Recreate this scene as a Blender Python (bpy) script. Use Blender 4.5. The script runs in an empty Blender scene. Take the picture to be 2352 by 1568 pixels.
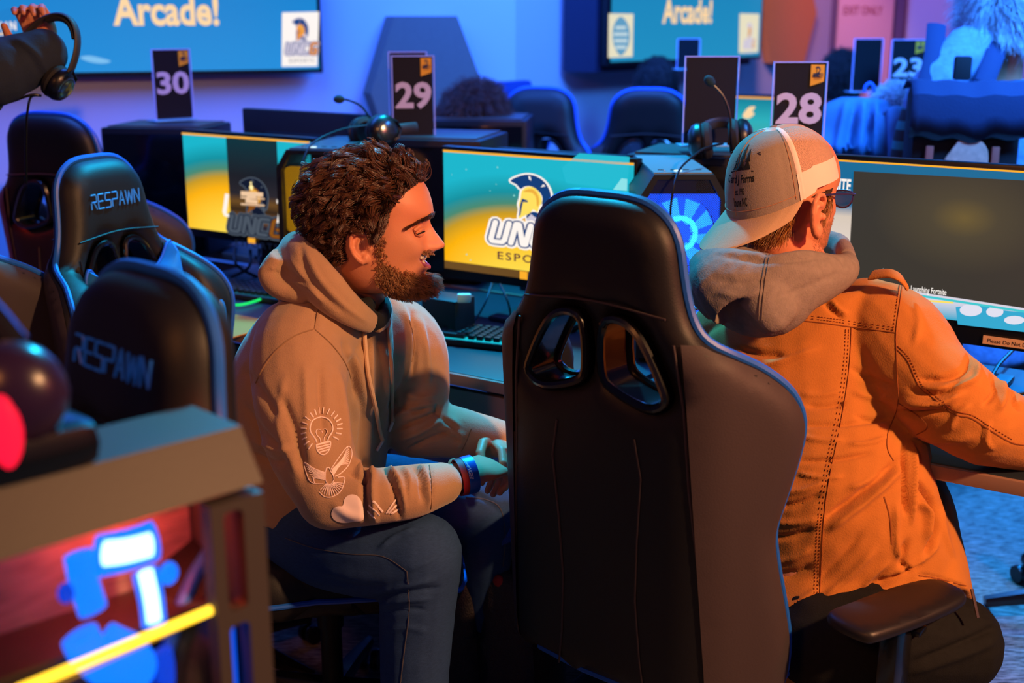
import bpy, bmesh, math, random
import numpy as np
from math import sin, cos, tan, atan, atan2, pi, sqrt, radians
from mathutils import Vector, Matrix, geometry
from mathutils.bvhtree import BVHTree
random.seed(4); rng = np.random.default_rng(4)
SC = bpy.context.scene; COL = SC.collection
# ---------------------------------------------------------------- camera frame
FP = 2800.0; PITCH = atan(734/2800.0); CAMZ = 1.6
CAM = Vector((0, 0, CAMZ))
CP, SP = cos(PITCH), sin(PITCH)
def ray(px, py):
    u = (px-1176)/FP; v = -(py-784)/FP
    return Vector((u, CP+SP*v, -SP+CP*v))
def P(px, py, Y):
    r = ray(px, py); return CAM + r*(Y/r.y)
def PZ(px, py, z):
    r = ray(px, py); return CAM + r*((z-CAMZ)/r.z)
def topx(V):
    V = np.asarray(V, float).reshape(-1, 3) - np.array([0, 0, CAMZ])
    d = V[:, 1]*CP - V[:, 2]*SP; up = V[:, 1]*SP + V[:, 2]*CP
    return np.stack([1176+FP*V[:, 0]/d, 784-FP*up/d], 1)
# ---------------------------------------------------------------- materials
def lin(c):
    return c/12.92 if c <= .04045 else ((c+.055)/1.055)**2.4
def hx(h, a=1.0):
    h = h.lstrip('#'); return tuple(lin(int(h[i:i+2], 16)/255) for i in (0, 2, 4))+(a,)
_M = {}
def mat(name, color='#808080', rough=.6, metal=0, spec=.5, bump=0, bscale=200, emit=None, es=1, noise=0, nscale=8, sheen=0, alpha=1, trans=0, coat=0, sss=0, stretch=None, tex='noise'):
    if name in _M: return _M[name]
    m = bpy.data.materials.new(name); m.use_nodes = True; nt = m.node_tree; N = nt.nodes; L = nt.links
    b = N['Principled BSDF']; c = hx(color)
    b.inputs['Base Color'].default_value = c; b.inputs['Roughness'].default_value = rough
    b.inputs['Metallic'].default_value = metal; b.inputs['Specular IOR Level'].default_value = spec
    b.inputs['Coat Weight'].default_value = coat
    b.inputs['Transmission Weight'].default_value = trans; b.inputs['Alpha'].default_value = alpha
    if sheen:
        b.inputs['Sheen Weight'].default_value = sheen; b.inputs['Sheen Roughness'].default_value = .5
    if sss:
        b.inputs['Subsurface Weight'].default_value = sss; b.inputs['Subsurface Scale'].default_value = .012
        b.inputs['Subsurface Radius'].default_value = (1, .3, .15)
    if emit:
        b.inputs['Emission Color'].default_value = hx(emit); b.inputs['Emission Strength'].default_value = es
    tc = None
    if noise or bump:
        tc = N.new('ShaderNodeTexCoord'); mp = N.new('ShaderNodeMapping'); L.new(tc.outputs['Object'], mp.inputs[0])
        if stretch: mp.inputs['Scale'].default_value = stretch
    if noise:
        n = N.new('ShaderNodeTexNoise'); n.inputs['Scale'].default_value = nscale; n.inputs['Detail'].default_value = 6
        L.new(mp.outputs[0], n.inputs['Vector'])
        mx = N.new('ShaderNodeMix'); mx.data_type = 'RGBA'
        mx.inputs['A'].default_value = tuple(max(0, x*(1-noise)) for x in c[:3])+(1,)
        mx.inputs['B'].default_value = tuple(min(1, x*(1+noise)) for x in c[:3])+(1,)
        L.new(n.outputs[0], mx.inputs['Factor']); L.new(mx.outputs['Result'], b.inputs['Base Color'])
    if bump:
        n = N.new('ShaderNodeTexNoise' if tex == 'noise' else 'ShaderNodeTexVoronoi'); n.inputs['Scale'].default_value = bscale
        L.new(mp.outputs[0], n.inputs['Vector'])
        bp = N.new('ShaderNodeBump'); bp.inputs['Strength'].default_value = bump; bp.inputs['Distance'].default_value = .002
        L.new(n.outputs[0], bp.inputs['Height']); L.new(bp.outputs[0], b.inputs['Normal'])
    _M[name] = m; return m
def emat(name, color, s=1.0):
    if name in _M: return _M[name]
    m = bpy.data.materials.new(name); m.use_nodes = True; nt = m.node_tree
    b = nt.nodes['Principled BSDF']; b.inputs['Base Color'].default_value = (.01, .01, .01, 1); b.inputs['Roughness'].default_value = .5
    b.inputs['Specular IOR Level'].default_value = .1
    b.inputs['Emission Color'].default_value = hx(color); b.inputs['Emission Strength'].default_value = s
    _M[name] = m; return m
# ---------------------------------------------------------------- objects
def tag(o, label=None, cat=None, group=None, kind=None):
    if label: o['label'] = label
    if cat: o['category'] = cat
    if group: o['group'] = group
    if kind: o['kind'] = kind
    return o
def empty(name, loc, rz=0, label=None, cat=None, group=None, rx=0, ry=0):
    o = bpy.data.objects.new(name, None); COL.objects.link(o)
    o.location = loc; o.rotation_euler = (rx, ry, rz); o.empty_display_size = .05
    return tag(o, label, cat, group)
def mw(o):
    m = Matrix.LocRotScale(o.location, o.rotation_euler, o.scale)
    return (mw(o.parent) @ m) if o.parent else m
class MB:
    """collects geometry in one mesh"""
    def __init__(s): s.v = []; s.f = []; s.m = []; s.mats = []
    def add(s, v, f, mi=0):
        n = len(s.v); s.v += [tuple(map(float, x)) for x in v]; s.f += [tuple(i+n for i in q) for q in f]; s.m += [mi]*len(f); return s
    def box(s, c, d, R=None, bev=0, mi=0):
        x, y, z = d[0]/2, d[1]/2, d[2]/2
        if bev:
            bm = bmesh.new(); bmesh.ops.create_cube(bm, size=1)
            for v in bm.verts: v.co = Vector((v.co.x*d[0], v.co.y*d[1], v.co.z*d[2]))
            bmesh.ops.bevel(bm, geom=list(bm.edges), offset=bev, segments=2, affect='EDGES', profile=.6)
            vs = [v.co.copy() for v in bm.verts]; fs = [[v.index for v in f.verts] for f in bm.faces]; bm.free()
        else:
            vs = [Vector((a*x, b*y, e*z)) for a in (-1, 1) for b in (-1, 1) for e in (-1, 1)]
            fs = [(0, 1, 3, 2), (4, 6, 7, 5), (0, 4, 5, 1), (2, 3, 7, 6), (0, 2, 6, 4), (1, 5, 7, 3)]
        if R is not None: vs = [R @ v for v in vs]
        return s.add([Vector(c)+v for v in vs], fs, mi)
    def tube(s, pts, r, n=8, cap=True, sx=1.0, mi=0, up=None):
        pts = [Vector(p) for p in pts]; k = len(pts)
        rs = r if hasattr(r, '__len__') else [r]*k
        V = []; prev = None
        for i, p in enumerate(pts):
            t = (pts[min(i+1, k-1)]-pts[max(i-1, 0)]).normalized()
            if prev is None:
                a = Vector(up) if up is not None else (Vector((0, 0, 1)) if abs(t.z) < .9 else Vector((1, 0, 0)))
                a = (a - t*a.dot(t)).normalized()
            else: a = (prev - t*prev.dot(t)).normalized()
            prev = a; b = t.cross(a)
            for j in range(n):
                an = 2*pi*j/n; V.append(p + a*cos(an)*rs[i] + b*sin(an)*rs[i]*sx)
        Fc = [(i*n+j, i*n+(j+1) % n, (i+1)*n+(j+1) % n, (i+1)*n+j) for i in range(k-1) for j in range(n)]
        if cap: Fc += [tuple(range(n))[::-1], tuple((k-1)*n+j for j in range(n))]
        return s.add(V, Fc, mi)
    def lathe(s, prof, c=(0, 0, 0), n=24, R=None, mi=0):
        V = []; k = len(prof)
        for r, z in prof:
            for j in range(n):
                a = 2*pi*j/n; v = Vector((r*cos(a), r*sin(a), z)); V.append(Vector(c)+(R @ v if R is not None else v))
        Fc = [(i*n+j, i*n+(j+1) % n, (i+1)*n+(j+1) % n, (i+1)*n+j) for i in range(k-1) for j in range(n)]
        Fc += [tuple(range(n))[::-1], tuple((k-1)*n+j for j in range(n))]
        return s.add(V, Fc, mi)
    def ell(s, c, r, R=None, n=20, mi=0):
        V = []; m = n//2
        for i in range(m+1):
            th = pi*i/m
            for j in range(n):
                a = 2*pi*j/n; v = Vector((r[0]*sin(th)*cos(a), r[1]*sin(th)*sin(a), r[2]*cos(th)))
                V.append(Vector(c)+(R @ v if R is not None else v))
        Fc = [(i*n+j, (i+1)*n+j, (i+1)*n+(j+1) % n, i*n+(j+1) % n) for i in range(m) for j in range(n)]
        return s.add(V, Fc, mi)
    def prism(s, poly, y0, y1, axis='y', mi=0):
        n = len(poly)
        if axis == 'y': V = [(p[0], y0, p[1]) for p in poly]+[(p[0], y1, p[1]) for p in poly]
        elif axis == 'z': V = [(p[0], p[1], y0) for p in poly]+[(p[0], p[1], y1) for p in poly]
        else: V = [(y0, p[0], p[1]) for p in poly]+[(y1, p[0], p[1]) for p in poly]
        Fc = [tuple(range(n)), tuple(range(n, 2*n))[::-1]]+[(i, i+n, (i+1) % n+n, (i+1) % n) for i in range(n)]
        return s.add(V, Fc, mi)
    def build(s, name, m, parent=None, smooth=True, world=False, loc=None):
        v = s.v
        if world and parent is not None:
            I = mw(parent).inverted(); v = [tuple(I @ Vector(p)) for p in v]
        me = bpy.data.meshes.new(name); me.from_pydata(v, [], s.f); me.validate(verbose=False)
        ms = m if isinstance(m, (list, tuple)) else [m]
        for x in ms: me.materials.append(x)
        if len(ms) > 1 and len(me.polygons) == len(s.m): me.polygons.foreach_set('material_index', s.m)
        bm = bmesh.new(); bm.from_mesh(me); bmesh.ops.remove_doubles(bm, verts=bm.verts, dist=1e-6)
        bmesh.ops.recalc_face_normals(bm, faces=bm.faces); bm.to_mesh(me); bm.free()
        if smooth:
            me.polygons.foreach_set('use_smooth', [True]*len(me.polygons))
            try: me.set_sharp_from_angle(angle=radians(38))
            except Exception: pass
        o = bpy.data.objects.new(name, me); COL.objects.link(o)
        if parent is not None: o.parent = parent
        if loc is not None: o.location = loc
        return o
def sm(pts, n=8, closed=False):
    """Catmull-Rom through points"""
    pts = [Vector(p) for p in pts]; k = len(pts); out = []
    rngi = range(k) if closed else range(k-1)
    for i in rngi:
        if closed: p0, p1, p2, p3 = pts[i-1], pts[i], pts[(i+1) % k], pts[(i+2) % k]
        else: p0, p1, p2, p3 = pts[max(i-1, 0)], pts[i], pts[i+1], pts[min(i+2, k-1)]
        for j in range(n):
            t = j/n
            out.append(.5*((2*p1)+(-p0+p2)*t+(2*p0-5*p1+4*p2-p3)*t*t+(-p0+3*p1-3*p2+p3)*t**3))
    if not closed: out.append(pts[-1])
    return out
def sm2(pts, n=6, closed=True):
    return [(p.x, p.y) for p in sm([(a, b, 0) for a, b in pts], n, closed)]
# ---------------------------------------------------------------- filled 2D shapes
def inside(poly, X, Y):
    poly = np.asarray(poly); c = np.zeros(len(X), bool); n = len(poly); j = n-1
    for i in range(n):
        xi, yi = poly[i]; xj, yj = poly[j]
        c ^= ((yi > Y) != (yj > Y)) & (X < (xj-xi)*(Y-yi)/((yj-yi) if yj != yi else 1e-12)+xi); j = i
    return c
def segdist(poly, Q, closed=True):
    poly = np.asarray(poly, float); A = poly if closed else poly[:-1]; B = np.roll(poly, -1, 0) if closed else poly[1:]
    D = B-A; L2 = (D**2).sum(1)+1e-18; out = np.full(len(Q), 1e9); tt = np.zeros(len(Q))
    for a, d, l, i in zip(A, D, L2, range(len(A))):
        t = np.clip(((Q-a)@d)/l, 0, 1); r = np.linalg.norm(Q-a-t[:, None]*d, axis=1)
        m = r < out; out[m] = r[m]; tt[m] = (i+t[m])/len(A)
    return out, tt
def fill(outline, holes=(), res=.02, rings=(.004, .012, .025)):
    """triangulated 2D region with interior points -> pts, tris, boundary distance"""
    loops = [np.asarray(outline, float)]+[np.asarray(h, float) for h in holes]
    pts = []; edges = []
    for lp in loops:
        n0 = len(pts); pts += [tuple(p) for p in lp]; edges += [(n0+i, n0+(i+1) % len(lp)) for i in range(len(lp))]
    o = loops[0]
    if res:
        xs = np.arange(o[:, 0].min(), o[:, 0].max(), res); ys = np.arange(o[:, 1].min(), o[:, 1].max(), res)
        G = np.array([(x+(res/2 if j % 2 else 0), y) for j, y in enumerate(ys) for x in xs])
        cand = [G]
        for d in rings:
            for lp in loops:
                t = np.roll(lp, -1, 0)-np.roll(lp, 1, 0); t /= (np.linalg.norm(t, axis=1)[:, None]+1e-12)
                nn = np.stack([-t[:, 1], t[:, 0]], 1)
                cand += [lp+nn*d, lp-nn*d]
        lastr = rings[-1] if rings else 0
        for ci, Q in enumerate(cand):
            ok = inside(o, Q[:, 0], Q[:, 1])
            for h in loops[1:]: ok &= ~inside(h, Q[:, 0], Q[:, 1])
            dd = np.full(len(Q), 1e9)
            for lp in loops: dd = np.minimum(dd, segdist(lp, Q)[0])
            if ci == 0: ok &= dd > lastr+res*.35
            else:
                d = rings[(ci-1)//(2*len(loops))]; ok &= dd > d*.93
            pts += [tuple(p) for p in Q[ok]]
    r = geometry.delaunay_2d_cdt([Vector(p) for p in pts], edges, [], 0, 1e-6)
    V = np.array([tuple(p) for p in r[0]]); T = np.array([tuple(t) for t in r[2] if len(t) == 3])
    c = V[T].mean(1); ok = inside(o, c[:, 0], c[:, 1])
    for h in loops[1:]: ok &= ~inside(h, c[:, 0], c[:, 1])
    T = T[ok]; dd = np.full(len(V), 1e9)
    for lp in loops: dd = np.minimum(dd, segdist(lp, V)[0])
    dd[dd < 1e-5] = 0
    return V, T, dd
def pillow(mb, outline, holes=(), Tf=.03, Tb=.03, R=.04, bend=None, res=.02, pw=2.2, extra=None, mi=0, mif=None):
    """rounded solid over a 2D outline; bend(s,z,t)->xyz"""
    V, T, d = fill(outline, holes, res, rings=(R*.06, R*.22, R*.5))
    k = np.minimum(d/R, 1); prof = (1-(1-k)**pw)**(1/pw)
    b = d <= 0; n = len(V)
    fr = []; idx = np.zeros(n, int); extra = extra or (lambda s, z, d: 0)
    for i in range(n): fr.append(bend(V[i, 0], V[i, 1], Tf*prof[i]+(extra(V[i, 0], V[i, 1], d[i]) if not b[i] else 0)))
    for i in range(n):
        if b[i]: idx[i] = i
        else: idx[i] = len(fr); fr.append(bend(V[i, 0], V[i, 1], -Tb*prof[i]))
    F1 = [tuple(t) for t in T]; F2 = [tuple(idx[list(t)][::-1]) for t in T]
    mb.add(fr, F1+F2, mi)
    if mif:
        c = V[T].mean(1); q = [mif(a, b, 1) for a, b in c]+[mif(a, b, -1) for a, b in c]; mb.m[-len(q):] = q
    return mb
def flat(mb, outline, y, holes=(), th=0, f=None, mi=0):
    V, T, d = fill(outline, holes, 0)
    g = f or (lambda x, z, yy: (x, yy, z))
    if th == 0: return mb.add([g(x, z, y) for x, z in V], [tuple(t) for t in T], mi)
    n = len(V); vs = [g(x, z, y) for x, z in V]+[g(x, z, y+th) for x, z in V]
    fs = [tuple(t) for t in T]+[tuple(np.array(t)[::-1]+n) for t in T]
    cnt = {}
    for t in T:
        for a, b in ((t[0], t[1]), (t[1], t[2]), (t[2], t[0])): cnt[(a, b)] = 1
    for (a, b) in list(cnt):
        if (b, a) not in cnt: fs.append((a, b, b+n, a+n))
    return mb.add(vs, fs, mi)
_T = {}
def text2d(s, off=0.0, shear=0.0, space=1.0, res=3):
    key = (s, off, shear, space)
    if key in _T: return _T[key]
    cu = bpy.data.curves.new('t', 'FONT'); cu.body = s; cu.size = 1; cu.offset = off; cu.shear = shear; cu.space_character = space
    cu.resolution_u = res; cu.fill_mode = 'FRONT'
    ob = bpy.data.objects.new('t', cu); COL.objects.link(ob); bpy.context.view_layer.update()
    dg = bpy.context.evaluated_depsgraph_get(); me = bpy.data.meshes.new_from_object(ob.evaluated_get(dg))
    V = np.array([v.co[:2] for v in me.vertices]); Fc = [tuple(p.vertices) for p in me.polygons]
    bpy.data.objects.remove(ob); bpy.data.curves.remove(cu); bpy.data.meshes.remove(me)
    _T[key] = (V, Fc); return V, Fc
def fittext(mb, s, x0, z0, x1, z1, y, off=0.0, shear=0.0, space=1.0, mi=0, g=None, ref=None):
    V, Fc = text2d(s, off, shear, space)
    R = text2d(*ref)[0] if ref else V
    lo, hi = R.min(0), R.max(0); W = (V-lo)/(hi-lo)
    X = x0+(x1-x0)*W[:, 0]; Z = z0+(z1-z0)*W[:, 1]
    g = g or (lambda x, z, yy: (x, yy, z))
    return mb.add([g(a, b, y) for a, b in zip(X, Z)], Fc, mi)
def onpl(o, px, py, y=0.0):
    """pixel -> local (x,z) on local plane y"""
    M = mw(o); I = M.inverted(); a = I @ CAM; d = I.to_3x3() @ ray(px, py); t = (y-a.y)/d.y; p = a+d*t
    return (p.x, p.z)
def ngon(c, r, n, a0=0, sx=1): return [(c[0]+r*sx*cos(a0+2*pi*i/n), c[1]+r*sin(a0+2*pi*i/n)) for i in range(n)]
def rrect(x0, z0, x1, z1, r, n=5):
    o = []
    for cx, cz, a in ((x1-r, z1-r, 0), (x0+r, z1-r, pi/2), (x0+r, z0+r, pi), (x1-r, z0+r, 1.5*pi)):
        o += [(cx+r*cos(a+pi/2*i/n), cz+r*sin(a+pi/2*i/n)) for i in range(n+1)]
    return o
def rect(x0, z0, x1, z1): return [(x0, z0), (x1, z0), (x1, z1), (x0, z1)]
TH = radians(33.5); D = Vector((cos(TH), -sin(TH), 0)); N_ = Vector((sin(TH), cos(TH), 0)); O2 = Vector((.06, 3.24, 0))
def row(a, b, z=0.0): return O2+D*a+N_*b+Vector((0, 0, z))
DESKZ = .80
# ================================================================ setting
def carpet():
    m = bpy.data.materials.new('carpet'); m.use_nodes = True; nt = m.node_tree; N = nt.nodes; L = nt.links; b = N['Principled BSDF']
    tc = N.new('ShaderNodeTexCoord'); mp = N.new('ShaderNodeMapping'); mp.inputs['Rotation'].default_value = (0, 0, radians(20)); mp.inputs['Scale'].default_value = (9, 60, 1)
    L.new(tc.outputs['Object'], mp.inputs[0]); n = N.new('ShaderNodeTexNoise'); n.inputs['Scale'].default_value = 2.2; n.inputs['Detail'].default_value = 8; n.inputs['Roughness'].default_value = .75
    L.new(mp.outputs[0], n.inputs['Vector']); r = N.new('ShaderNodeValToRGB'); L.new(n.outputs[0], r.inputs[0])
    r.color_ramp.elements[0].position = .38; r.color_ramp.elements[0].color = hx('#2a2624'); r.color_ramp.elements[1].position = .62; r.color_ramp.elements[1].color = hx('#a09890')
    L.new(r.outputs[0], b.inputs['Base Color']); b.inputs['Roughness'].default_value = .95; b.inputs['Specular IOR Level'].default_value = .1
    bp = N.new('ShaderNodeBump'); bp.inputs['Strength'].default_value = .6; bp.inputs['Distance'].default_value = .006; L.new(n.outputs[0], bp.inputs['Height']); L.new(bp.outputs[0], b.inputs['Normal'])
    return m
MB().add([(-6, -1, 0), (7, -1, 0), (7, 11, 0), (-6, 11, 0)], [(0, 1, 2, 3)]).build('floor', carpet(), smooth=False)['kind'] = 'structure'
M_wall = mat('wall_paint', '#b9bdd6', .85, bump=.15, bscale=90, spec=.2)
# wall lines
def w1(x): return Vector((x, 5.72+.42*(x+.88), 0))
def w2(x): return Vector((x, 6.80+1.21*(x-.598), 0))
xc = (5.72+.42*.88-6.80+1.21*.598)/(1.21-.42)
def wall(name, a, b, h=3.2, th=.12, m=None):
    d = (b-a).normalized(); n = Vector((-d.y, d.x, 0))*th
    V = [a, b, b+n, a+n]; V = V+[v+Vector((0, 0, h)) for v in V]
    o = MB().add(V, [(0, 1, 5, 4), (1, 2, 6, 5), (2, 3, 7, 6), (3, 0, 4, 7), (4, 5, 6, 7), (3, 2, 1, 0)]).build(name, m or M_wall, smooth=False)
    o['kind'] = 'structure'; return o
X3 = 2.28; c1 = w1(xc); c2 = w2(X3)
wall('wall_left', w1(-5.5), c1)
wall('wall_back', c1, c2)
wall('wall_right', c2, Vector((6.5, c2.y, 0)))
M_base = mat('baseboard_vinyl', '#1c1d24', .6)
for nm, a, b in (('baseboard_left', w1(-5.5), c1), ('baseboard_back', c1, c2), ('baseboard_right', c2, Vector((6.5, c2.y, 0)))):
    d = (b-a).normalized(); n = Vector((d.y, -d.x, 0))*.012; e = d*.03
    V = [a+e+n*.1, b-e+n*.1, b-e+n, a+e+n]; V = V+[v+Vector((0, 0, .1)) for v in V]
    MB().add(V, [(0, 1, 5, 4), (1, 2, 6, 5), (2, 3, 7, 6), (3, 0, 4, 7), (4, 5, 6, 7), (3, 2, 1, 0)]).build(nm, M_base, smooth=False)['kind'] = 'structure'
A1 = atan2(.42, 1); A2 = atan2(1.21, 1)
# door with EXIT ONLY
YD = c2.y
M_door = mat('door_paint', '#c79a9c', .55)
def pxd(px, y=YD): return P(px, 100, y).x
def door():
    r = empty('door_1', (pxd(1972), YD-.03, 0)); r['kind'] = 'structure'
    x0 = pxd(1915)-pxd(1972); x1 = pxd(2042)-pxd(1972)
    MB().box(((x0+x1)/2, 0, 1.03), (x1-x0, .05, 2.06), bev=.004).build('door_leaf', M_door, r)
    f = MB(); fw = .06
    f.box((x0-fw/2-.01, 0, 1.05), (fw, .1, 2.12)).box((x1+fw/2+.01, 0, 1.05), (fw, .1, 2.12)).box(((x0+x1)/2, 0, 2.12), (x1-x0+.14, .1, .07))
    f.build('door_frame', mat('door_frame_paint', '#5a4560', .5), r)
    t = MB(); z0 = P(1930, 34, YD).z; z1 = P(1930, 14, YD).z
    fittext(t, 'EXIT ONLY', x0+.04, z0, x1-.08, z1, -.029, off=.012)
    t.build('door_lettering', mat('red_vinyl', '#8a1030', .5), r)
door()
o = MB().box((pxd(2221), YD-.02, 1.5), (.07, .06, 2.6)).build('trim_1', mat('dark_trim', '#0c0d16', .5)); o['kind'] = 'structure'
o = MB().box((pxd(2060)+.02, YD-.01, 1.5), (.05, .03, 2.9)).build('trim_2', mat('mauve_trim', '#6a5070', .5)); o['kind'] = 'structure'

# ================================================================ logo pieces
CREST = sm2([(-.44, .80), (-.22, .96), (0, 1.02), (.22, .96), (.4, .78), (.5, .5), (.5, .2), (.42, -.12), (.37, .05), (.3, .18), (.31, .38), (.22, .56), (.05, .68), (-.1, .66), (-.2, .58), (-.3, .7)], 4)
HELM = sm2([(-.17, .52), (-.05, .66), (.12, .65), (.26, .48), (.3, .25), (.24, .1), (.2, -.06), (.1, .0), (.02, -.12), (-.12, -.22), (-.24, -.3), (-.22, -.05), (-.24, .12), (-.2, .3)], 4)
CAPE = sm2([(-.06, -.2), (.06, -.08), (.2, -.08), (.32, -.2), (.4, -.42), (.1, -.44), (-.1, -.5), (-.04, -.36)], 3)
def grow(poly, d):
    p = np.asarray(poly, float); t = np.roll(p, -1, 0)-np.roll(p, 1, 0); t /= np.linalg.norm(t, axis=1)[:, None]+1e-9
    a = .5*np.sum(p[:, 0]*np.roll(p[:, 1], -1)-np.roll(p[:, 0], -1)*p[:, 1]); n = np.stack([t[:, 1], -t[:, 0]], 1)*(1 if a > 0 else -1)
    return [tuple(q) for q in p+n*d]
def spartan(root, cx, cz, s, y, cols, word=True, sx=1.0, step=.0006, sub=True, name='emblem', sgn=-1):
    """cols: white, navy, gold, grey ; local x,z ; y decreases towards the viewer"""
    W, NV, G, GR = cols[:4]; mb = MB(); g = lambda x, z, yy: (cx+x*s*sx, yy, cz+z*s)
    L = lambda k: y+sgn*step*k
    def put(poly, k, mi, gg=0):
        try: flat(mb, grow(poly, gg) if gg else poly, L(k), f=g, mi=mi)
        except Exception as e: print('poly', e)
    put(CREST, 1, 0, .05); put(HELM, 1.1, 0, .05); put(CAPE, 1.2, 0, .04)
    put(CREST, 2, 1); put(CAPE, 2.1, 1)
    put([(-.06, -.3), (.05, -.14), (.16, -.24), (.3, -.2), (.05, -.42)], 2.6, 3)
    put([(.3, .18), (.38, .05), (.43, -.14), (.36, -.22), (.28, -.1)], 3, 0)
    put([(-.02, .98), (.03, .97), (.05, .85), (.0, .88)], 3, 0); put([(.33, .78), (.38, .72), (.27, .68)], 3.1, 0)
    put(HELM, 3, 2); put([(-.16, .3), (-.04, .26), (-.02, .2), (-.14, .2), (-.17, .0), (-.2, -.2), (-.24, -.25), (-.21, .1)], 4, 1)
    put(sm2([(-.14, .5), (0, .6), (.12, .58), (.22, .42), (.24, .2), (.19, .1), (.16, .38), (.05, .5)], 3), 4, 4)
    if word:
        LT = {'U': [(0, 1), (0, .12), (.1, 0), (.62, 0), (.72, .12), (.72, 1)], 'N': [(0, 0), (0, 1), (.16, 1), (.62, 0), (.76, 0), (.76, 1)], 'C': [(.72, 1), (.12, 1), (0, .88), (0, .12), (.12, 0), (.72, 0)],
              'G': [(.74, 1), (.12, 1), (0, .88), (0, .12), (.12, 0), (.74, 0), (.74, .42), (.40, .42)]}
        for k, w_, mi in ((5, .33, 0), (6, .215, 1), (7, .135, 0)):
            x = -.86
            for c in 'UNCG':
                q = [(x+a*.46+(b-.5)*.13, -1.08+b*.60) for a, b in LT[c]]; m_ = 2 if (c == 'G' and k == 7) else mi
                for a, b in zip(q[:-1], q[1:]):
                    d = Vector((b[0]-a[0], b[1]-a[1])); d.normalize(); n = Vector((-d.y, d.x))*w_/2
                    mb.add([g(a[0]+n.x, a[1]+n.y, L(k)), g(b[0]+n.x, b[1]+n.y, L(k)), g(b[0]-n.x, b[1]-n.y, L(k)), g(a[0]-n.x, a[1]-n.y, L(k))], [(0, 1, 2, 3)], m_)
                for p_ in q: mb.add([g(p_[0]+w_/2*cos(t), p_[1]+w_/2*sin(t), L(k)) for t in np.arange(0, 6.28, .7)], [tuple(range(9))], m_)
                x += .50
        if sub:
            V, Fc = text2d('ESPORTS', .012, 0, 1.25)
            X = -.75+1.55*(V[:, 0]-V[:, 0].min())/np.ptp(V[:, 0]); Z = -1.62+.24*(V[:, 1]-V[:, 1].min())/np.ptp(V[:, 1])
            mb.add([g(a, b, L(5)) for a, b in zip(X, Z)], Fc, 5)
    return mb.build(name, [W, NV, G, GR, mat_or(G), cols[4] if len(cols) > 4 else NV], root, smooth=False)
def mat_or(G): return emat('logo_ochre', '#f0b040', 1.0)
E_w = emat('screen_white', '#fff6ee', 1.0); E_nv = emat('screen_navy', '#0a3c78', 1.0); E_gold = emat('screen_gold', '#ffe060', 1.0); E_gr = emat('screen_grey', '#d0c8d8', 1.0); E_dk = emat('screen_maroon', '#541c38', 1.0)
SCOL = (E_w, E_nv, E_gold, E_gr, E_dk)

def gradient(name, stops, k=1.0, radial=None, zr=(-.15, .15)):
    """emission gradient along local z (optionally radial around a point), object coordinates"""
    m = bpy.data.materials.new(name); m.use_nodes = True; nt = m.node_tree; N = nt.nodes; L = nt.links; b = N['Principled BSDF']
    b.inputs['Base Color'].default_value = (.01, .01, .01, 1); b.inputs['Roughness'].default_value = .35; b.inputs['Specular IOR Level'].default_value = .2
    tc = N.new('ShaderNodeTexCoord'); r = N.new('ShaderNodeValToRGB'); mr = N.new('ShaderNodeMapRange')
    if radial:
        mp = N.new('ShaderNodeMapping'); mp.vector_type = 'POINT'
        mp.inputs['Location'].default_value = (-radial[0]*radial[3], 0, -radial[1]*radial[4]); mp.inputs['Scale'].default_value = (radial[3], 0, radial[4])
        L.new(tc.outputs['Object'], mp.inputs[0]); ln = N.new('ShaderNodeVectorMath'); ln.operation = 'LENGTH'; L.new(mp.outputs[0], ln.inputs[0])
        L.new(ln.outputs['Value'], mr.inputs['Value']); mr.inputs['From Min'].default_value = 0; mr.inputs['From Max'].default_value = radial[2]
    else:
        sx = N.new('ShaderNodeSeparateXYZ'); L.new(tc.outputs['Object'], sx.inputs[0]); L.new(sx.outputs['Z'], mr.inputs['Value'])
        mr.inputs['From Min'].default_value = zr[0]; mr.inputs['From Max'].default_value = zr[1]
    L.new(mr.outputs[0], r.inputs[0])
    e = r.color_ramp.elements
    while len(e) < len(stops): e.new(.5)
    for el, (p, c) in zip(e, stops): el.position = p; el.color = hx(c)
    L.new(r.outputs[0], b.inputs['Emission Color']); b.inputs['Emission Strength'].default_value = k
    return m
M_bez = mat('black_plastic', '#0a0b0e', .35, spec=.5)
M_bez2 = mat('satin_black', '#15161b', .5)
# ================================================================ wall screens
def tv(name, label, a0, ang, px0, px1, pyb, Yw, H, off, bez=.018, depth=.05):
    """a0 point on wall plane; screen spans local x computed from pixels px0..px1, bottom pixel pyb"""
    r = empty(name, a0, ang, label, 'screen', 'wall screens')
    x0 = onpl(r, px0, pyb)[0]; x1, zb = onpl(r, px1, pyb)
    b = MB().box(((x0+x1)/2, depth/2+.001, zb+H/2), (x1-x0+2*bez, depth, H+2*bez), bev=.004); b.build('bezel', M_bez, r)
    MB().box(((x0+x1)/2, depth+off/2, zb+H/2), (.5, off-.012, .4)).build('wall_mount', M_bez2, r)
    return r, x0, x1, zb
def put_poly(r, polys, y, m, name, px=True):
    mb = MB()
    for p in polys: flat(mb, [onpl(r, *q, y) for q in p] if px else p, y)
    return mb.build(name, m, r, smooth=False)
n1 = Vector((sin(A1), -cos(A1), 0)); n2 = Vector((sin(A2), -cos(A2), 0))
r1, x0, x1, zb = tv('wall_screen', 'large blue wall screen reading Arcade! on the left wall', w1(-.88)+n1*.13, A1, -330, 733, 158, 5.6, 1.25, .08)
TVB = gradient('tv_blue', [(0, '#1790dc'), (1, '#0a6fb4')], 1.0, zr=(1.3, 2.2))
MB().add([(x0, -.001, zb), (x1, -.001, zb), (x1, -.001, zb+1.25), (x0, -.001, zb+1.25)], [(0, 1, 2, 3)]).build('display', TVB, r1, smooth=False)
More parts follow.
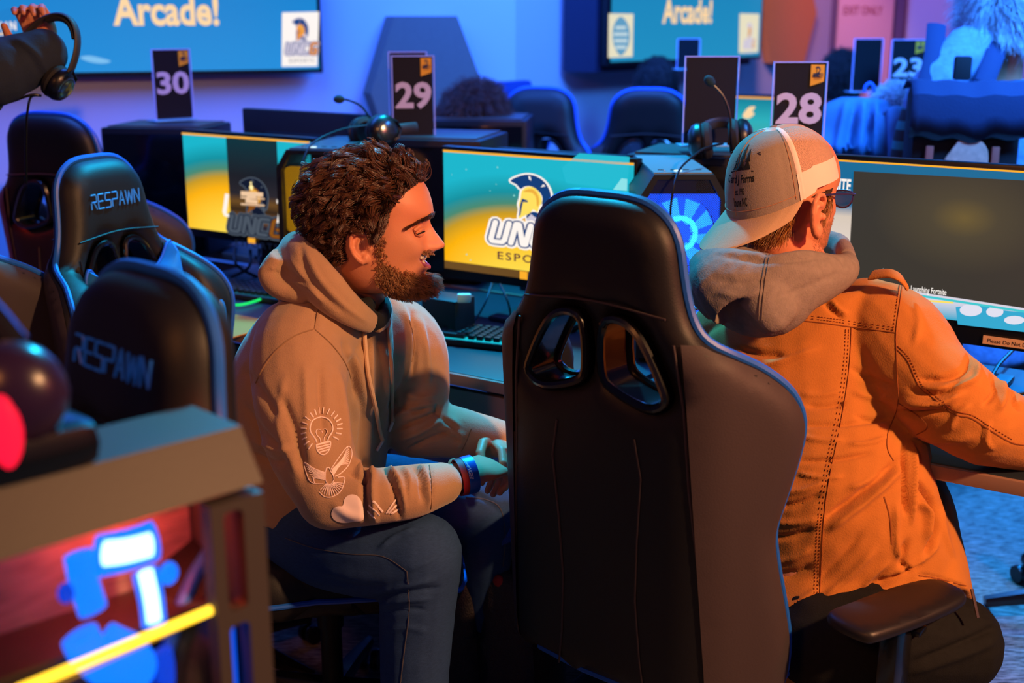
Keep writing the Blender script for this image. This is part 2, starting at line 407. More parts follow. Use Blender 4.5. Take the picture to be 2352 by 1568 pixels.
E_cream = emat('screen_cream', '#ffd8a0', 1.0); E_yel = emat('screen_peach_glow', '#ffb070', .75)
def px_text(r, s, ax, ay, bx, by, y, m, off, name='screen_text', shear=0):
    xa, za = onpl(r, ax, ay, y); xb, zb_ = onpl(r, bx, by, y); mb = MB(); fittext(mb, s, xa, za, xb, zb_, y, off=off, shear=shear)
    return mb.build(name, m, r, smooth=False)
px_text(r1, 'Arcade!', 261, 60, 500, -12, -.004, E_cream, .03)
put_poly(r1, [[(648, 29), (733, 27), (729, 152), (647, 153)]], -.003, E_w, 'screen_card')
cx, cz = onpl(r1, 692, 88, -.004)
spartan(r1, cx-.005, cz+.012, .072, -.005, (E_gr, E_nv, emat('card_gold', '#f09818'), E_gr, emat('card_grey', '#8c8c90')), name='emblem')
put_poly(r1, [[(-60, 30), (105, 28), (100, 90), (-60, 92)]], -.003, E_w, 'screen_card')
xq, zq = onpl(r1, 38, 75, -.004)
mb = MB(); flat(mb, ngon((xq, zq), .1, 32), -.004); mb.build('badge', emat('badge_blue', '#1a80c8'), r1, smooth=False)
px_text(r1, 'U', 2, 72, 16, 50, -.006, E_w, .03); px_text(r1, 'N', 24, 70, 36, 49, -.006, E_w, .03)
put_poly(r1, [[(-10, 76), (14, 75), (14, 80), (-10, 81)]], -.006, E_cream, 'screen_line')
put_poly(r1, [sm2([(184, 132), (205, 128), (235, 134), (255, 141), (235, 146), (205, 142)], 3)], -.006, emat('soft_white', '#7cc0ee'), 'screen_swoosh')

a2 = w2(.598)+n2*.30
r2, x0, x1, zb = tv('wall_screen', 'smaller blue wall screen reading Arcade! beside the orange hexagon', a2, A2, 1402, 1744, 128, 6.6, 1.15, .25)
# the stand-off box behind it that shows on its left side
MB().box(((x0+x1)/2-.02, .16, zb+.55), (x1-x0+.04, .2, 1.2)).build('housing', mat('dark_navy', '#0b1533', .6), r2)
TVB2 = gradient('tv_blue_two', [(0, '#2090c0'), (1, '#1478b0')], 1.0, zr=(1.3, 2.2))
MB().add([(x0, -.001, zb), (x1, -.001, zb), (x1, -.001, zb+1.15), (x0, -.001, zb+1.15)], [(0, 1, 2, 3)]).build('display', TVB2, r2, smooth=False)
px_text(r2, 'Arcade!', 1521, 55, 1637, -2, -.004, E_cream, .03)
put_poly(r2, [[(1398, 31), (1455, 32), (1453, 130), (1397, 133)]], -.003, emat('card_cream', '#e8e0c0'), 'screen_card')
put_poly(r2, [[(1699, 31), (1744, 32), (1741, 120), (1697, 122)]], -.003, emat('card_cream', '#e8e0c0'), 'screen_card')
put_poly(r2, [sm2([(1426, 38), (1444, 60), (1445, 100), (1426, 128), (1409, 100), (1409, 60)], 4)], -.006, emat('badge_pale', '#5f9cc0'), 'badge')
mb = MB()
for i, (wz) in enumerate(((60, 12), (75, 16), (90, 15), (105, 12))):
    flat(mb, [onpl(r2, *q, -.008) for q in ((1426-wz[1], wz[0]), (1426+wz[1], wz[0]), (1426+wz[1], wz[0]+7), (1426-wz[1], wz[0]+7))], -.008)
mb.build('screen_text', emat('pale_blue', '#c8dce0'), r2, smooth=False)
cx, cz = onpl(r2, 1720, 80, -.004)
spartan(r2, cx, cz, .065, -.005, (E_gr, E_gr, emat('card_gold2', '#e0a030'), E_gr, E_gr), name='emblem')

# ================================================================ hexagonal acoustic panels
def hexpanel(label, m, pts, a, ang, dep, back, edge):
    r = empty('acoustic_panel', a, ang, label, 'wall panel', 'hexagonal wall panels')
    poly = [onpl(r, px, py) for px, py in pts]
    MB().prism(poly, 0, dep).build('face', [m], r, smooth=False)
    return r
M_hexg = mat('grey_felt', '#6e6662', .95, noise=.1, nscale=40); M_hexb = mat('navy_felt', '#16408c', .95); M_hexo = mat('orange_felt', '#d08a52', .95, noise=.1, nscale=40)
hexpanel('grey hexagonal wall panel behind the number 29 sign', M_hexg, [(905, 37), (1050, 37), (1112, 205), (1050, 372), (905, 372), (852, 215)], w1(-.3)+n1*.135, A1, .13, 0, 0)
hexpanel('navy hexagonal wall panel behind the curly haired person', M_hexb, [(1108, 192), (1218, 185), (1268, 322), (1215, 440), (1110, 440), (1060, 322)], w1(.0)+n1*.08, A1, .07, 0, 0)
hexpanel('orange hexagonal wall panel between the smaller screen and the door', M_hexo, [(1768, -100), (1850, -105), (1876, 30), (1846, 150), (1772, 145), (1752, 30)], w2(1.4)+n2*.06, A2, .055, 0, 0)
# ================================================================ desks
M_desk = mat('desk_laminate', '#1c2630', .45, noise=.15, nscale=60); M_edge = mat('desk_edge', '#8a6a5a', .5); M_steel = mat('dark_steel', '#14151a', .4, metal=.6)
def desk(a0, a1, b0, b1, label, z=DESKZ):
    c = row((a0+a1)/2, (b0+b1)/2, 0); r = empty('gaming_desk', c, -TH, label, 'desk', 'black gaming desks')
    w = a1-a0-.02; d = b1-b0
    MB().box((0, 0, z-.015), (w, d, .03), bev=.004).build('desktop', M_desk, r)
    MB().box((0, -d/2-.004, z-.016), (w, .012, .028), bev=.003).build('front_edge', M_edge, r)
    if a1 < 1.5: MB().box((0, -d/2+.03, z-.085), (w-.05, .02, .07)).build('apron', M_edge, r)
    for s in (-1, 1):
        m = MB().box((s*(w/2-.08), 0, z/2), (.06, .05, z-.06), bev=.006); m.box((s*(w/2-.08), 0, .015), (.07, d-.1, .03), bev=.006); m.box((s*(w/2-.08), 0, z-.05), (.05, d-.15, .03))
        m.build('leg', M_steel, r)
    return r
DG = [(-1.27, -.56, 'black desk under the left lit monitor behind the hooded man'), (-.56, .50, 'black desk with lit keyboard beside the man in the beige hoodie'), (.50, 1.62, 'black desk in front of the man in the orange jacket')]
for a0, a1, lb in DG: desk(a0, a1, -.50, .26, lb)
for a0, a1, lb in ((-2.3, -1.25, 'back row desk with the number 30 sign'), (-1.25, -.2, 'back row desk with the number 29 sign'), (-.2, .62, 'back row desk with the number 28 sign')): desk(a0, a1, .30, 1.05, lb)
fd = empty('gaming_desk', (1.55, 5.2, 0), -.1, 'far desk with the blank dark sign and the number 23 sign', 'desk', 'black gaming desks')
MB().box((0, 0, DESKZ-.015), (1.7, .7, .03), bev=.004).build('desktop', M_desk, fd)
for s_ in (-1, 1): MB().box((s_*.75, 0, (DESKZ-.03)/2), (.06, .6, DESKZ-.03), bev=.006).build('leg', M_steel, fd)
# ================================================================ monitors
def monitor(label, px, py, Y, W=.545, H=.305, b=None, yaw=-TH, tilt=0.0, ztop=None, chin=.024):
    """px,py,Y : centre of the top edge of the lit screen"""
    c = P(px, py, Y); r = empty('monitor', (c.x, c.y, DESKZ), yaw, label, 'monitor', 'desktop monitors')
    s = bpy.data.objects.new('display', None)
    zt = c.z-DESKZ; zc = zt-H/2
    m = MB().box((0, .018, zc-chin/2+.004), (W+.016, .03, H+chin+.012), bev=.005).box((0, .045, zc), (W*.6, .04, H*.6), bev=.015); m.build('casing', M_bez, r)
    st = MB(); st.box((0, .085, (zc-.03)/2+.02), (.05, .03, zc+.02), bev=.008); st.box((0, .07, zc-.01), (.09, .05, .09), bev=.006); st.build('stand', M_bez2, r)
    MB().box((0, .07, .008), (.26, .2, .014), bev=.006).build('stand_base', M_bez2, r)
    r['zc'] = zc; r['W'] = W; r['H'] = H
    return r
def scr(r, name, x0, z0, x1, z1, y, m):
    return MB().add([(x0, y, z0), (x1, y, z0), (x1, y, z1), (x0, y, z1)], [(0, 1, 2, 3)]).build(name, m, r, smooth=False)
def fullscreen(r, m, y=.001):
    W, H, zc = r['W'], r['H'], r['zc']; return scr(r, 'display', -W/2, zc-H/2, W/2, zc+H/2, y, m)
def teal_gold(name, cx, cz):
    return gradient(name, [(0, '#ffe65a'), (.3, '#ffd23c'), (.55, '#ffb400'), (.66, '#c89a20'), (.74, '#4a8a70'), (.84, '#10919f'), (1, '#18b6cc')], 1.0, radial=(cx, cz, .33, .62, 1.05))
M_bar = emat('bar_orange', '#ffb02a')
# --- centre monitor
m2 = monitor('lit monitor with a spartan helmet logo, between the two seated men', 1226, 358, 3.24-.01, W=.595, H=.333)
W, H, zc = m2['W'], m2['H'], m2['zc']; BOT = zc-H/2
fullscreen(m2, teal_gold('centre_wallpaper', -.03, BOT-.03))
scr(m2, 'menu_bar', -W/2, zc+H/2-.006, W/2, zc+H/2, 0, M_bar)
scr(m2, 'task_bar', -W/2, BOT, W/2, BOT+.022, 0, emat('taskbar_brown', '#6a4a20'))
scr(m2, 'task_icon', *onpl(m2, 1194, 640), *onpl(m2, 1212, 624), -.001, M_bar)
cx, cz = onpl(m2, 1216, 480); spartan(m2, cx, cz, .090, -.001, SCOL, step=.0004, sx=1.5)
mb = MB()
for (x, y, q) in ((1143, 384, 5), (1071, 389, 4), (1181, 449, 6), (1186, 403, 4), (1140, 423, 3), (1126, 438, 3), (1072, 584, 5), (1081, 597, 4), (1038, 401, 3)):
    X, Z = onpl(m2, x, y); flat(mb, ngon((X, Z), q*.0011*.5, 4), -.0008); flat(mb, ngon((X, Z), q*.00045, 8), -.0009)
mb.build('sparkle', emat('sparkle_teal', '#a0f0e8', .8), m2, smooth=False)
mb = MB(); flat(mb, [onpl(m2, *q) for q in ((1330, 352), (1446, 360), (1441, 438), (1300, 420), (1290, 385))], 0); mb.build('wallpaper_shape', emat('cyan_facet', '#22c4dc', .9), m2, smooth=False)
mb = MB(); flat(mb, [onpl(m2, *q) for q in ((1428, 409), (1441, 411), (1440, 438), (1408, 436))], -.0005); mb.build('wallpaper_shape', emat('pale_facet', '#90e8ee', .95), m2, smooth=False)
# --- left monitor
m1 = monitor('lit monitor with a dark login panel, left of the yellow computer', 559, 314, 3.77)
W, H, zc = m1['W'], m1['H'], m1['zc']; BOT = zc-H/2
fullscreen(m1, teal_gold('left_wallpaper', -.06, BOT-.03))
scr(m1, 'menu_bar', -W/2, zc+H/2-.006, W/2, zc+H/2, -.002, M_bar)
xa = onpl(m1, 524, 400)[0]; xb = onpl(m1, 639, 400)[0]
scr(m1, 'login_panel', xa, BOT, xb, zc+H/2-.006, 0, gradient('login_dark', [(0, '#1c2030'), (.1, '#28222c'), (.16, '#7a5020'), (.26, '#33240f'), (.34, '#6b4a1c'), (.42, '#2a2628'), (.6, '#1b1d20'), (1, '#08343c')], 1.0, zr=(BOT, zc+H/2)))
cx, cz = onpl(m1, 583, 470); fc = (emat('faint_grey', '#4a5460'), emat('faint_navy', '#10182a'), emat('faint_orange', '#8a5010'), emat('faint_navy', '#10182a'), emat('faint_navy', '#10182a'))
spartan(m1, cx, cz-.002, .082, -.0006, fc, step=.0002, sx=1.45)
mb = MB()
for (x0, y0, x1, y1) in ((555, 438, 606, 449), (569, 446, 590, 452), (566, 455, 594, 465), (555, 451, 610, 455), (555, 466, 610, 470)):
    flat(mb, [onpl(m1, x0, y0), onpl(m1, x1, y0+4), onpl(m1, x1, y1+3), onpl(m1, x0, y1)], -.004)
mb.build('login_field', emat('field_peach', '#f0c8a0'), m1, smooth=False)
mb = MB()
for (x, y, r_) in ((580, 430, .0085), (579, 420, .0045)): flat(mb, ngon(onpl(m1, x, y), r_, 14), -.005)
mb.build('login_avatar', emat('avatar_glow', '#ffe8a0', 1.2), m1, smooth=False)
put_poly(m1, [[(517, 444), (526, 446), (520, 490), (526, 492), (526, 499), (515, 496), (511, 486)], [(635, 458), (651, 460), (650, 466), (640, 512), (635, 512), (643, 470), (635, 466)]], -.004, E_w, 'login_arrow')
scr(m1, 'task_icon', *onpl(m1, 572, 557), *onpl(m1, 588, 547), -.004, M_bar)
# --- right monitor
m3 = monitor('large lit monitor with a black video window, at the right edge', 2200, 383, 2.62, W=.60, H=.335, chin=.05)
W, H, zc = m3['W'], m3['H'], m3['zc']; BOT = zc-H/2
fullscreen(m3, gradient('sky_page', [(0, '#2aa8cc'), (.12, '#d8d4e4'), (.3, '#e8d8d0'), (.62, '#d8c8b8'), (.7, '#0a6a9c'), (1, '#0f6a96')], 1.0, zr=(BOT, zc+H/2)))
scr(m3, 'menu_bar', -W/2, zc+H/2-.004, W/2, zc+H/2, 0, M_bar)
def q3(pts, y=-.001): return [onpl(m3, *p, y) for p in pts]
mb = MB(); flat(mb, q3([(1961, 393), (2600, 428), (2600, 745), (1948, 646)]), -.001); mb.build('video_window', gradient('video_black', [(0, '#6b5a34'), (.35, '#4a4334'), (1, '#37342f')], 1, radial=(onpl(m3, 2215, 500)[0], onpl(m3, 2215, 500)[1], .2, 1, 1.6)), m3, smooth=False)
mb = MB(); flat(mb, q3([(1940, 650), (2600, 750), (2600, 756), (1940, 655)], -.0015), -.0015); mb.build('player_bar', emat('cyan_line', '#40c8d0'), m3, smooth=False)
mb = MB(); flat(mb, q3([(2110, 687), (2190, 693), (2190, 697), (2110, 691)], -.0015), -.0015); mb.build('progress_line', emat('gold_line', '#ffe060'), m3, smooth=False)
mb = MB(); flat(mb, q3([(2195, 705), (2245, 700), (2300, 712), (2600, 745), (2600, 790), (2200, 745)], -.0012), -.0012)
mb.build('sky_patch', emat('sky_cyan', '#30a8d0'), m3, smooth=False)
mb = MB()
for c, a, b in (((2230, 712), 26, 14), ((2285, 716), 20, 12), ((2330, 735), 24, 10)): flat(mb, q3([(c[0]+a*cos(t), c[1]+b*sin(t)) for t in np.arange(0, 2*pi, .4)], -.0014), -.0014)
mb.build('cloud', emat('cloud_lilac', '#e0e0f0'), m3, smooth=False)
xa, za = onpl(m3, 1862, 434); xb, zb2 = onpl(m3, 1956, 411); mb = MB(); fittext(mb, 'FORTNITE', xa, za, xb, zb2, -.002, off=.03); mb.build('screen_text', E_w, m3, smooth=False)
xa, za = onpl(m3, 1900, 391); xb, zb2 = onpl(m3, 1931, 386); mb = MB(); fittext(mb, 'to home', xa, za, xb, zb2, -.002); mb.build('screen_text', M_bar, m3, smooth=False)
xa, za = onpl(m3, 2092, 672); xb, zb2 = onpl(m3, 2175, 664); mb = MB(); fittext(mb, 'Launching Fortnite', xa, za, xb, zb2, -.002, off=.01); mb.build('screen_text', E_w, m3, smooth=False)
put_poly(m3, [[(2028, 616), (2035, 624), (2031, 625), (2028, 627)]], -.002, E_w, 'mouse_pointer')
xa = onpl(m3, 2260, 760)[0]; z0 = BOT-.047
st = empty('sticker', m3.location, -TH, 'tan sticker reading Please Do Not Download on the bottom edge of the right monitor', 'label')
MB().box((xa+.1, -.0005, z0+.013), (.2, .003, .018)).build('label_paper', mat('tan_paper', '#d8a880', .8), st)
mb = MB(); fittext(mb, 'Please Do Not Download Games', xa+.01, z0+.0085, xa+.165, z0+.017, -.0025); mb.build('label_lettering', mat('ink', '#101010', .8), st, smooth=False)
# --- monitors of the back row, seen from behind / in part
def back_monitor(label, px, py, Y, W=.56):
    c = P(px, py, Y); r = empty('monitor', (c.x, c.y, DESKZ), pi-TH, label, 'monitor', 'desktop monitors')
    zt = c.z-DESKZ; H = .33
    MB().box((0, .018, zt-H/2), (W, .03, H), bev=.006).build('casing', M_bez2, r)
    MB().box((0, .05, zt-H/2), (W*.55, .04, H*.55), bev=.015).build('rear_cover', M_bez, r)
    MB().box((0, .09, (zt-.1)/2), (.05, .04, zt-.1), bev=.008).box((0, .07, .008), (.24, .2, .014)).build('stand', M_bez2, r)
    scr(r, 'display', -W/2+.01, zt-H+.015, W/2-.01, zt-.01, -.0, emat('dim_screen', '#2a90b8', .7))
    return r
back_monitor('black monitor seen from behind under the left end of the number 29 headset', 705, 254, 4.25)
back_monitor('black monitor seen from behind, right of the centre lit monitor', 1340, 349, 3.75, W=.62)
# the small lit screen between the signs
ms = monitor('small lit screen seen between the blank sign and the number 28 sign', 1725, 222, 4.8, W=.52, H=.3)
fullscreen(ms, gradient('far_wallpaper', [(0, '#e0c030'), (.35, '#50a898'), (.7, '#30b8c0'), (1, '#108098')], .9, zr=(ms['zc']-.15, ms['zc']+.15)))
scr(ms, 'menu_bar', -.26, ms['zc']+.143, .26, ms['zc']+.15, -.001, M_bar)
put_poly(ms, [sm2([(1707, 262), (1720, 246), (1735, 245), (1728, 256), (1733, 262), (1720, 272), (1708, 270)], 3)], -.002, E_cream, 'emblem')
# ================================================================ computers
def perforated(name, color, sc=260, glow=None):
    m = bpy.data.materials.new(name); m.use_nodes = True; nt = m.node_tree; N = nt.nodes; L = nt.links; b = N['Principled BSDF']
    b.inputs['Base Color'].default_value = hx(color); b.inputs['Roughness'].default_value = .4
    tc = N.new('ShaderNodeTexCoord'); v = N.new('ShaderNodeTexVoronoi'); v.inputs['Scale'].default_value = sc; v.inputs['Randomness'].default_value = 0
    mp = N.new('ShaderNodeMapping'); mp.inputs['Rotation'].default_value = (0, radians(45), 0); L.new(tc.outputs['Object'], mp.inputs[0])
    L.new(mp.outputs[0], v.inputs['Vector']); c = N.new('ShaderNodeMath'); c.operation = 'GREATER_THAN'; c.inputs[1].default_value = .39
    L.new(v.outputs['Distance'], c.inputs[0]); L.new(c.outputs[0], b.inputs['Alpha']); return m
M_perf = perforated('perforated_steel', '#121318'); M_case = mat('case_black', '#181a20', .42, metal=.3); M_caseT = mat('case_top', '#3a3836', .45)
M_ports = mat('port_black', '#050506', .6); M_ring = mat('brushed_steel', '#c8ccd0', .25, metal=.9)
def tower(label, loc, yaw, glow=('#2090ff', '#1050ff', 9), w=.205, d=.40, h=.455, open_side=False, group='desktop computers'):
    r = empty('desktop_computer', loc, yaw, label, 'computer', group)
    ch = .032; hw = w/2
    # chamfered body, open at the front
    pr = [(-hw, .012), (-hw, h-ch*1.6), (-hw+ch, h), (hw-ch, h), (hw, h-ch*1.6), (hw, .012)]
    n = len(pr); fr = .045
    V = []; 
    for y, k in ((0, 1), (d, 1)):
        V += [(x, y, z) for x, z in pr]
    t = .004; V2 = [(x*(1-2*t/w*1.2), y, z*(1-.012)+.004) for (x, y, z) in V[:n]]+[(x*(1-2*t/w*1.2), d-.01, z*(1-.012)+.004) for (x, _, z) in V[n:]]
    A = V+V2; Fs = []
    for i in range(n):
        j = (i+1) % n
        if not (open_side and i == 4): Fs.append((i, i+n, j+n, j)); Fs.append((i+2*n, j+2*n, j+3*n, i+3*n))
        Fs.append((i, j, j+2*n, i+2*n))
    Fs.append(tuple(range(n, 2*n)))
    Fs.append(tuple(range(3*n, 4*n)))
    MB().add(A, Fs).build('case_shell', M_case, r, smooth=False)
    MB().box((0, d*.5, h+.001), (w-2*ch-.004, d*.96, .004)).build('top_panel', M_caseT if glow[0] != '#2090ff' else mat('case_top_light', '#6a7a82', .35), r)
    for sx in (-1, 1):
        f = MB(); f.box((sx*.055, d/2, .006), (.03, d*.8, .012), bev=.003); f.build('foot', M_bez, r)
    # front frame and mesh
    g = MB(); ins = [(x*.86, z*.93+.02) for x, z in pr]; flat(g, pr, -.012, holes=[ins[::-1]], th=.014); g.build('front_frame', M_case, r, smooth=False)
    g = MB(); flat(g, ins, -.008); g.build('front_mesh', M_perf, r, smooth=False)
    m_glow = emat('fan_glow_'+glow[0], glow[0], glow[2]); m_core = emat('fan_core_'+glow[1], glow[1], glow[2]*.35)
    fan = MB(); R = hw*.88
    for zc_ in (h*.68, h*.26):
        fr_ = MB(); flat(fr_, rrect(-hw*.93, zc_-R*1.03, hw*.93, zc_+R*1.03, .012), .03, holes=[ngon((0, zc_), R*.98, 28)[::-1]], th=.02); fo = fr_.build('fan_frame', emat('fan_lit_'+glow[1], glow[1], glow[2]*.22), r, smooth=False)
        dk_ = MB(); dk_.lathe([(.001, 0), (R*.97, 0), (R*.97, .003), (.001, .003)], (0, .062, zc_), 32, Matrix.Rotation(pi/2, 3, 'X')); dk_.build('fan_glow_disc', emat('fan_fill_'+glow[1], glow[1], glow[2]*.30), fo)  # added glowing disc, fills the dark gaps between the blades
        bl = MB()
        for k in range(9):
            a = 2*pi*k/9; c1_, c2_ = a, a+.5
            V = [(R*.3*cos(c1_), .046, zc_+R*.3*sin(c1_)), (R*.94*cos(c1_+.25), .046, zc_+R*.94*sin(c1_+.25)), (R*.94*cos(c2_+.22), .032, zc_+R*.94*sin(c2_+.22)), (R*.3*cos(c2_), .034, zc_+R*.3*sin(c2_))]
            V += [(x, y+.002, z) for x, y, z in V]; bl.add(V, [(0, 1, 2, 3), (7, 6, 5, 4), (0, 4, 5, 1), (1, 5, 6, 2), (2, 6, 7, 3), (3, 7, 4, 0)])
        bl.build('fan_blades', emat('fan_blade_'+glow[0], glow[0], glow[2]*.38), fo, smooth=False)
        hb = MB(); hb.lathe([(.001, 0), (R*.3, 0), (R*.3, .02), (.001, .02)], (0, .05, zc_), 24, Matrix.Rotation(pi/2, 3, 'X')); hb.build('fan_hub', m_core, fo)
        rg = MB(); rg.tube([(R*.42*cos(t), .028, zc_+R*.42*sin(t)) for t in np.linspace(0, 2*pi, 33)], .006, 6, cap=False); rg.build('light_ring', m_glow, fo)
    pt = MB()
    for i, x in enumerate((-.045, -.015, .015, .045)): pt.box((x, .06, h+.0035), (.014, .006, .002))
    pt.build('usb_port', M_ports, r)
    jk = MB()
    for y in (.035, .05): jk.lathe([(.0015, 0), (.0036, 0), (.0036, .0012), (.0015, .0012)], (-.04, y, h+.003), 12)
    jk.build('audio_jack', M_ring, r)
    pb = MB(); pb.tube([(.009*cos(t)-.008, .036+.009*sin(t), h+.004) for t in np.linspace(0, 2*pi, 25)], .0013, 6, cap=False); pb.build('power_button', emat('button_light', '#c8e8f0' if glow[0] == '#2090ff' else '#ffe070', 1.5), r)
    return r
tower('black computer with blue glowing fans behind the central chair', (P(1570, 402, 2.86).x, 2.86, DESKZ), .02)
c = P(715, 345, 3.42)
tower('black computer with yellow glowing fans behind the hooded man', (c.x, c.y, DESKZ), -.22, glow=('#ffc400', '#d89a00', 3.6))
def side_tower(label, px, py, Y, yaw, w=.2, d=.42, h=.45):
    c = P(px, py, Y); r = empty('desktop_computer', (c.x, c.y, DESKZ), yaw, label, 'computer', 'desktop computers')
    MB().box((0, 0, h/2+.006), (d, w, h-.012), bev=.008).build('case_shell', M_case, r)
    MB().box((0, -w/2-.003, h/2+.01), (d-.03, .005, h-.06), bev=.002).build('glass_side', mat('smoked_glass', '#07080c', .12, spec=.7), r)
    MB().box((0, 0, h+.002), (d-.04, w-.04, .006)).build('top_panel', M_caseT, r)
    MB().box((-d*.35, 0, .003), (.03, w*.8, .006)).build('foot', M_bez, r); MB().box((d*.35, 0, .003), (.03, w*.8, .006)).build('foot', M_bez, r)
    return r
side_tower('large dark computer under the number 30 sign', 385, 290, 4.35, -.12, d=.36, w=.30)
side_tower('dark computer under the number 29 sign', 985, 322, 3.95, -.25, d=.44, w=.34)
side_tower('dark computer under the blank sign by the blue computer', 1640, 345, 3.42, -TH+.2, d=.42, w=.30)
side_tower('dark box shaped computer before the curly haired person', 1110, 285, 4.7, -.1, d=.36, w=.34)
o = side_tower('dark computer under the blank sign in the far row', 1990, 214, 5.2, -.3, d=.50, w=.30); 
# ================================================================ number signs
M_ac = mat('clear_acrylic', '#dfe6ff', .08, trans=1.0, spec=.5); M_ac.node_tree.nodes['Principled BSDF'].inputs['IOR'].default_value = 1.1
M_acE = mat('acrylic_edge', '#a0a8e0', .2, emit='#6878e0', es=.22); M_card = mat('card_black', '#0a0c14', .6, spec=.2); M_num = mat('number_pinkish', '#c0b4bc', .6); M_flag = mat('flag_yellow', '#e8a010', .6)  # acrylic edges get a faint glow for the light they catch
def sign(label, px_l, px_r, py_t, py_b, Y, text=None, yaw=0.0, group='table number signs', flag=True, cat='sign'):
    a = P((px_l+px_r)/2, py_b, Y); b = P((px_l+px_r)/2, py_t, Y); h = b.z-a.z
    w = (P(px_r, (py_t+py_b)/2, Y)-P(px_l, (py_t+py_b)/2, Y)).length/cos(yaw)
    r = empty('number_sign', a, yaw, label, cat, group)
    MB().box((0, 0, h/2+.003), (w-.012, .0025, h-.01)).build('printed_card', M_card, r)
    f = MB()
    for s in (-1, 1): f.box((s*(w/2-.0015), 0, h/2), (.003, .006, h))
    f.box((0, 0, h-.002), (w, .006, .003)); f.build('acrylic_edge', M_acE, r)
    MB().box((0, .02, .002), (w+.012, .075, .004), bev=.001).build('acrylic_foot', mat('acrylic_foot', '#70b0c8', .15), r)
    if text:
        t = MB(); fittext(t, text, -w*.42, h*.37, w*.42, h*.69, -.004, off=.032); t.build('number', M_num, r, smooth=False)
    if text and flag:
        t = MB(); flat(t, [(w*.18, h-.008), (w*.43, h-.008), (w*.43, h*.80), (w*.18, h*.755)], -.004); fl = t.build('emblem_flag', M_flag, r, smooth=False)
        nv = mat('ink_navy', '#0c1c38', .6); sp = spartan(r, w*.305, h*.9, w*.085, -.0045, (nv, nv, M_flag, nv, nv), step=.0002, name='emblem')
        sp.data.materials[4] = M_flag
    return r
sign('clear stand with the number 30', 367, 438, 112, 277, 4.40, '30', yaw=.75)
sign('clear stand with the number 29', 903, 1000, 127, 321, 3.88, '29', yaw=.18)
sign('blank backed sign standing just behind the number 29 sign', 896, 984, 118, 318, 4.02, None, yaw=.18)
sign('clear stand with the number 28', 1764, 1890, 141, 368, 3.22, '28', yaw=.05)
sign('blank black sign behind the microphone', 1565, 1691, 128, 336, 3.34, None, yaw=.05)
sign('blank dark sign left of the number 23 sign', 1953, 2022, 88, 212, 5.1, None, yaw=.1)
sign('clear stand with the number 23', 2038, 2119, 90, 226, 4.9, '23', yaw=.05)
sign('small dark sign in front of the smaller wall screen', 1553, 1607, 88, 160, 5.4, None, yaw=.1)
# ================================================================ headsets
M_hs = mat('headset_black', '#0c0d10', .35); M_hs2 = mat('headset_pad', '#141416', .8, bump=.2); M_foam = mat('mic_foam', '#123038', .95, bump=.6, bscale=600); M_band = mat('headband_cloth', '#2c2a2e', .6); M_shine = mat('ear_plate', '#6a7a80', .22, metal=.9)
def headset(label, loc, rz, rx=0, ry=0, ax=None, mic=None, band_h=.10, gap=.075, world_mic=None, s=1.0, spread=1, cat='headset'):
    """local: cups at x=+-gap, band arches over +z"""
    r = empty('headset', loc, rz, label, cat, 'gaming headsets', rx=rx, ry=ry)
    if ax:
        X = Vector(ax[0]).normalized(); Z = Vector(ax[1]); Z = (Z-X*Z.dot(X)).normalized(); Yv = Z.cross(X); r.rotation_euler = Matrix(((X.x, Yv.x, Z.x), (X.y, Yv.y, Z.y), (X.z, Yv.z, Z.z))).to_euler()
    r.scale = (s, s, s)
    arc = [Vector((-(gap+.004)*cos(t), 0, .02+band_h*sin(t))) for t in np.linspace(.0, pi, 25)]
    b = MB(); V = []; n = 8
    b.tube(arc, .010, 10, sx=2.0 if False else 1, up=(0, 1, 0))
    b = MB(); b.tube(arc, [.013]*25, 10, up=(0, 1, 0), sx=.42); b.build('headband', M_band, r)
    pd = MB(); pd.tube([a*.93 for a in arc[7:18]], .011, 8, sx=.6, up=(0, 1, 0)); pd.build('headband_pad', M_hs2, r)
    for sgn in (-1, 1):
        R = Matrix.Rotation(sgn*pi/2, 3, 'Y')
        c = MB(); c.lathe([(.005, .02), (.024, .019), (.036, .012), (.041, .002), (.041, -.006), (.036, -.010)], (sgn*gap, 0, 0), 28, R); e = c.build('ear_cup', M_hs, r)
        c = MB(); c.lathe([(.002, .0225), (.018, .0215), (.028, .017), (.030, .015)], (sgn*gap, 0, 0), 28, R); c.build('ear_plate', M_shine, e)
        c = MB(); c.lathe([(.018, -.030), (.030, -.032), (.040, -.026), (.042, -.016), (.038, -.010)], (sgn*gap, 0, 0), 28, R); c.build('ear_pad', M_hs2, e)
        c = MB(); c.tube([(sgn*(gap+.006), -.035, -.005), (sgn*(gap+.014), -.02, .03), (sgn*(gap+.006), 0, .045), (sgn*(gap+.014), .02, .03), (sgn*(gap+.006), .035, -.005)], .0035, 6); c.build('yoke', M_steel, e)
    if mic:
        I = mw(r).inverted(); pts = [I @ Vector(p) for p in mic]; q = sm(pts, 6)
        MB().tube(q, .0032/s, 8).build('microphone_boom', M_hs, r)
        dv = (q[-1]-q[-3]).normalized(); R = dv.to_track_quat('Z', 'Y').to_matrix()
        MB().ell(q[-1]+dv*.008, (.0125/s, .0125/s, .0165/s), R, 16).build('microphone_foam', M_foam, r)
    return r
h1 = headset('black headset with round ear plates in front of the number 29 sign', P(857, 303, 3.62), 0, ax=((.55, -.83, .12), (.80, .55, .05)), s=1.15,
             mic=[P(868, 300, 3.56), P(850, 270, 3.58), P(828, 243, 3.6), P(800, 230, 3.6), P(786, 228, 3.6)], gap=.062)
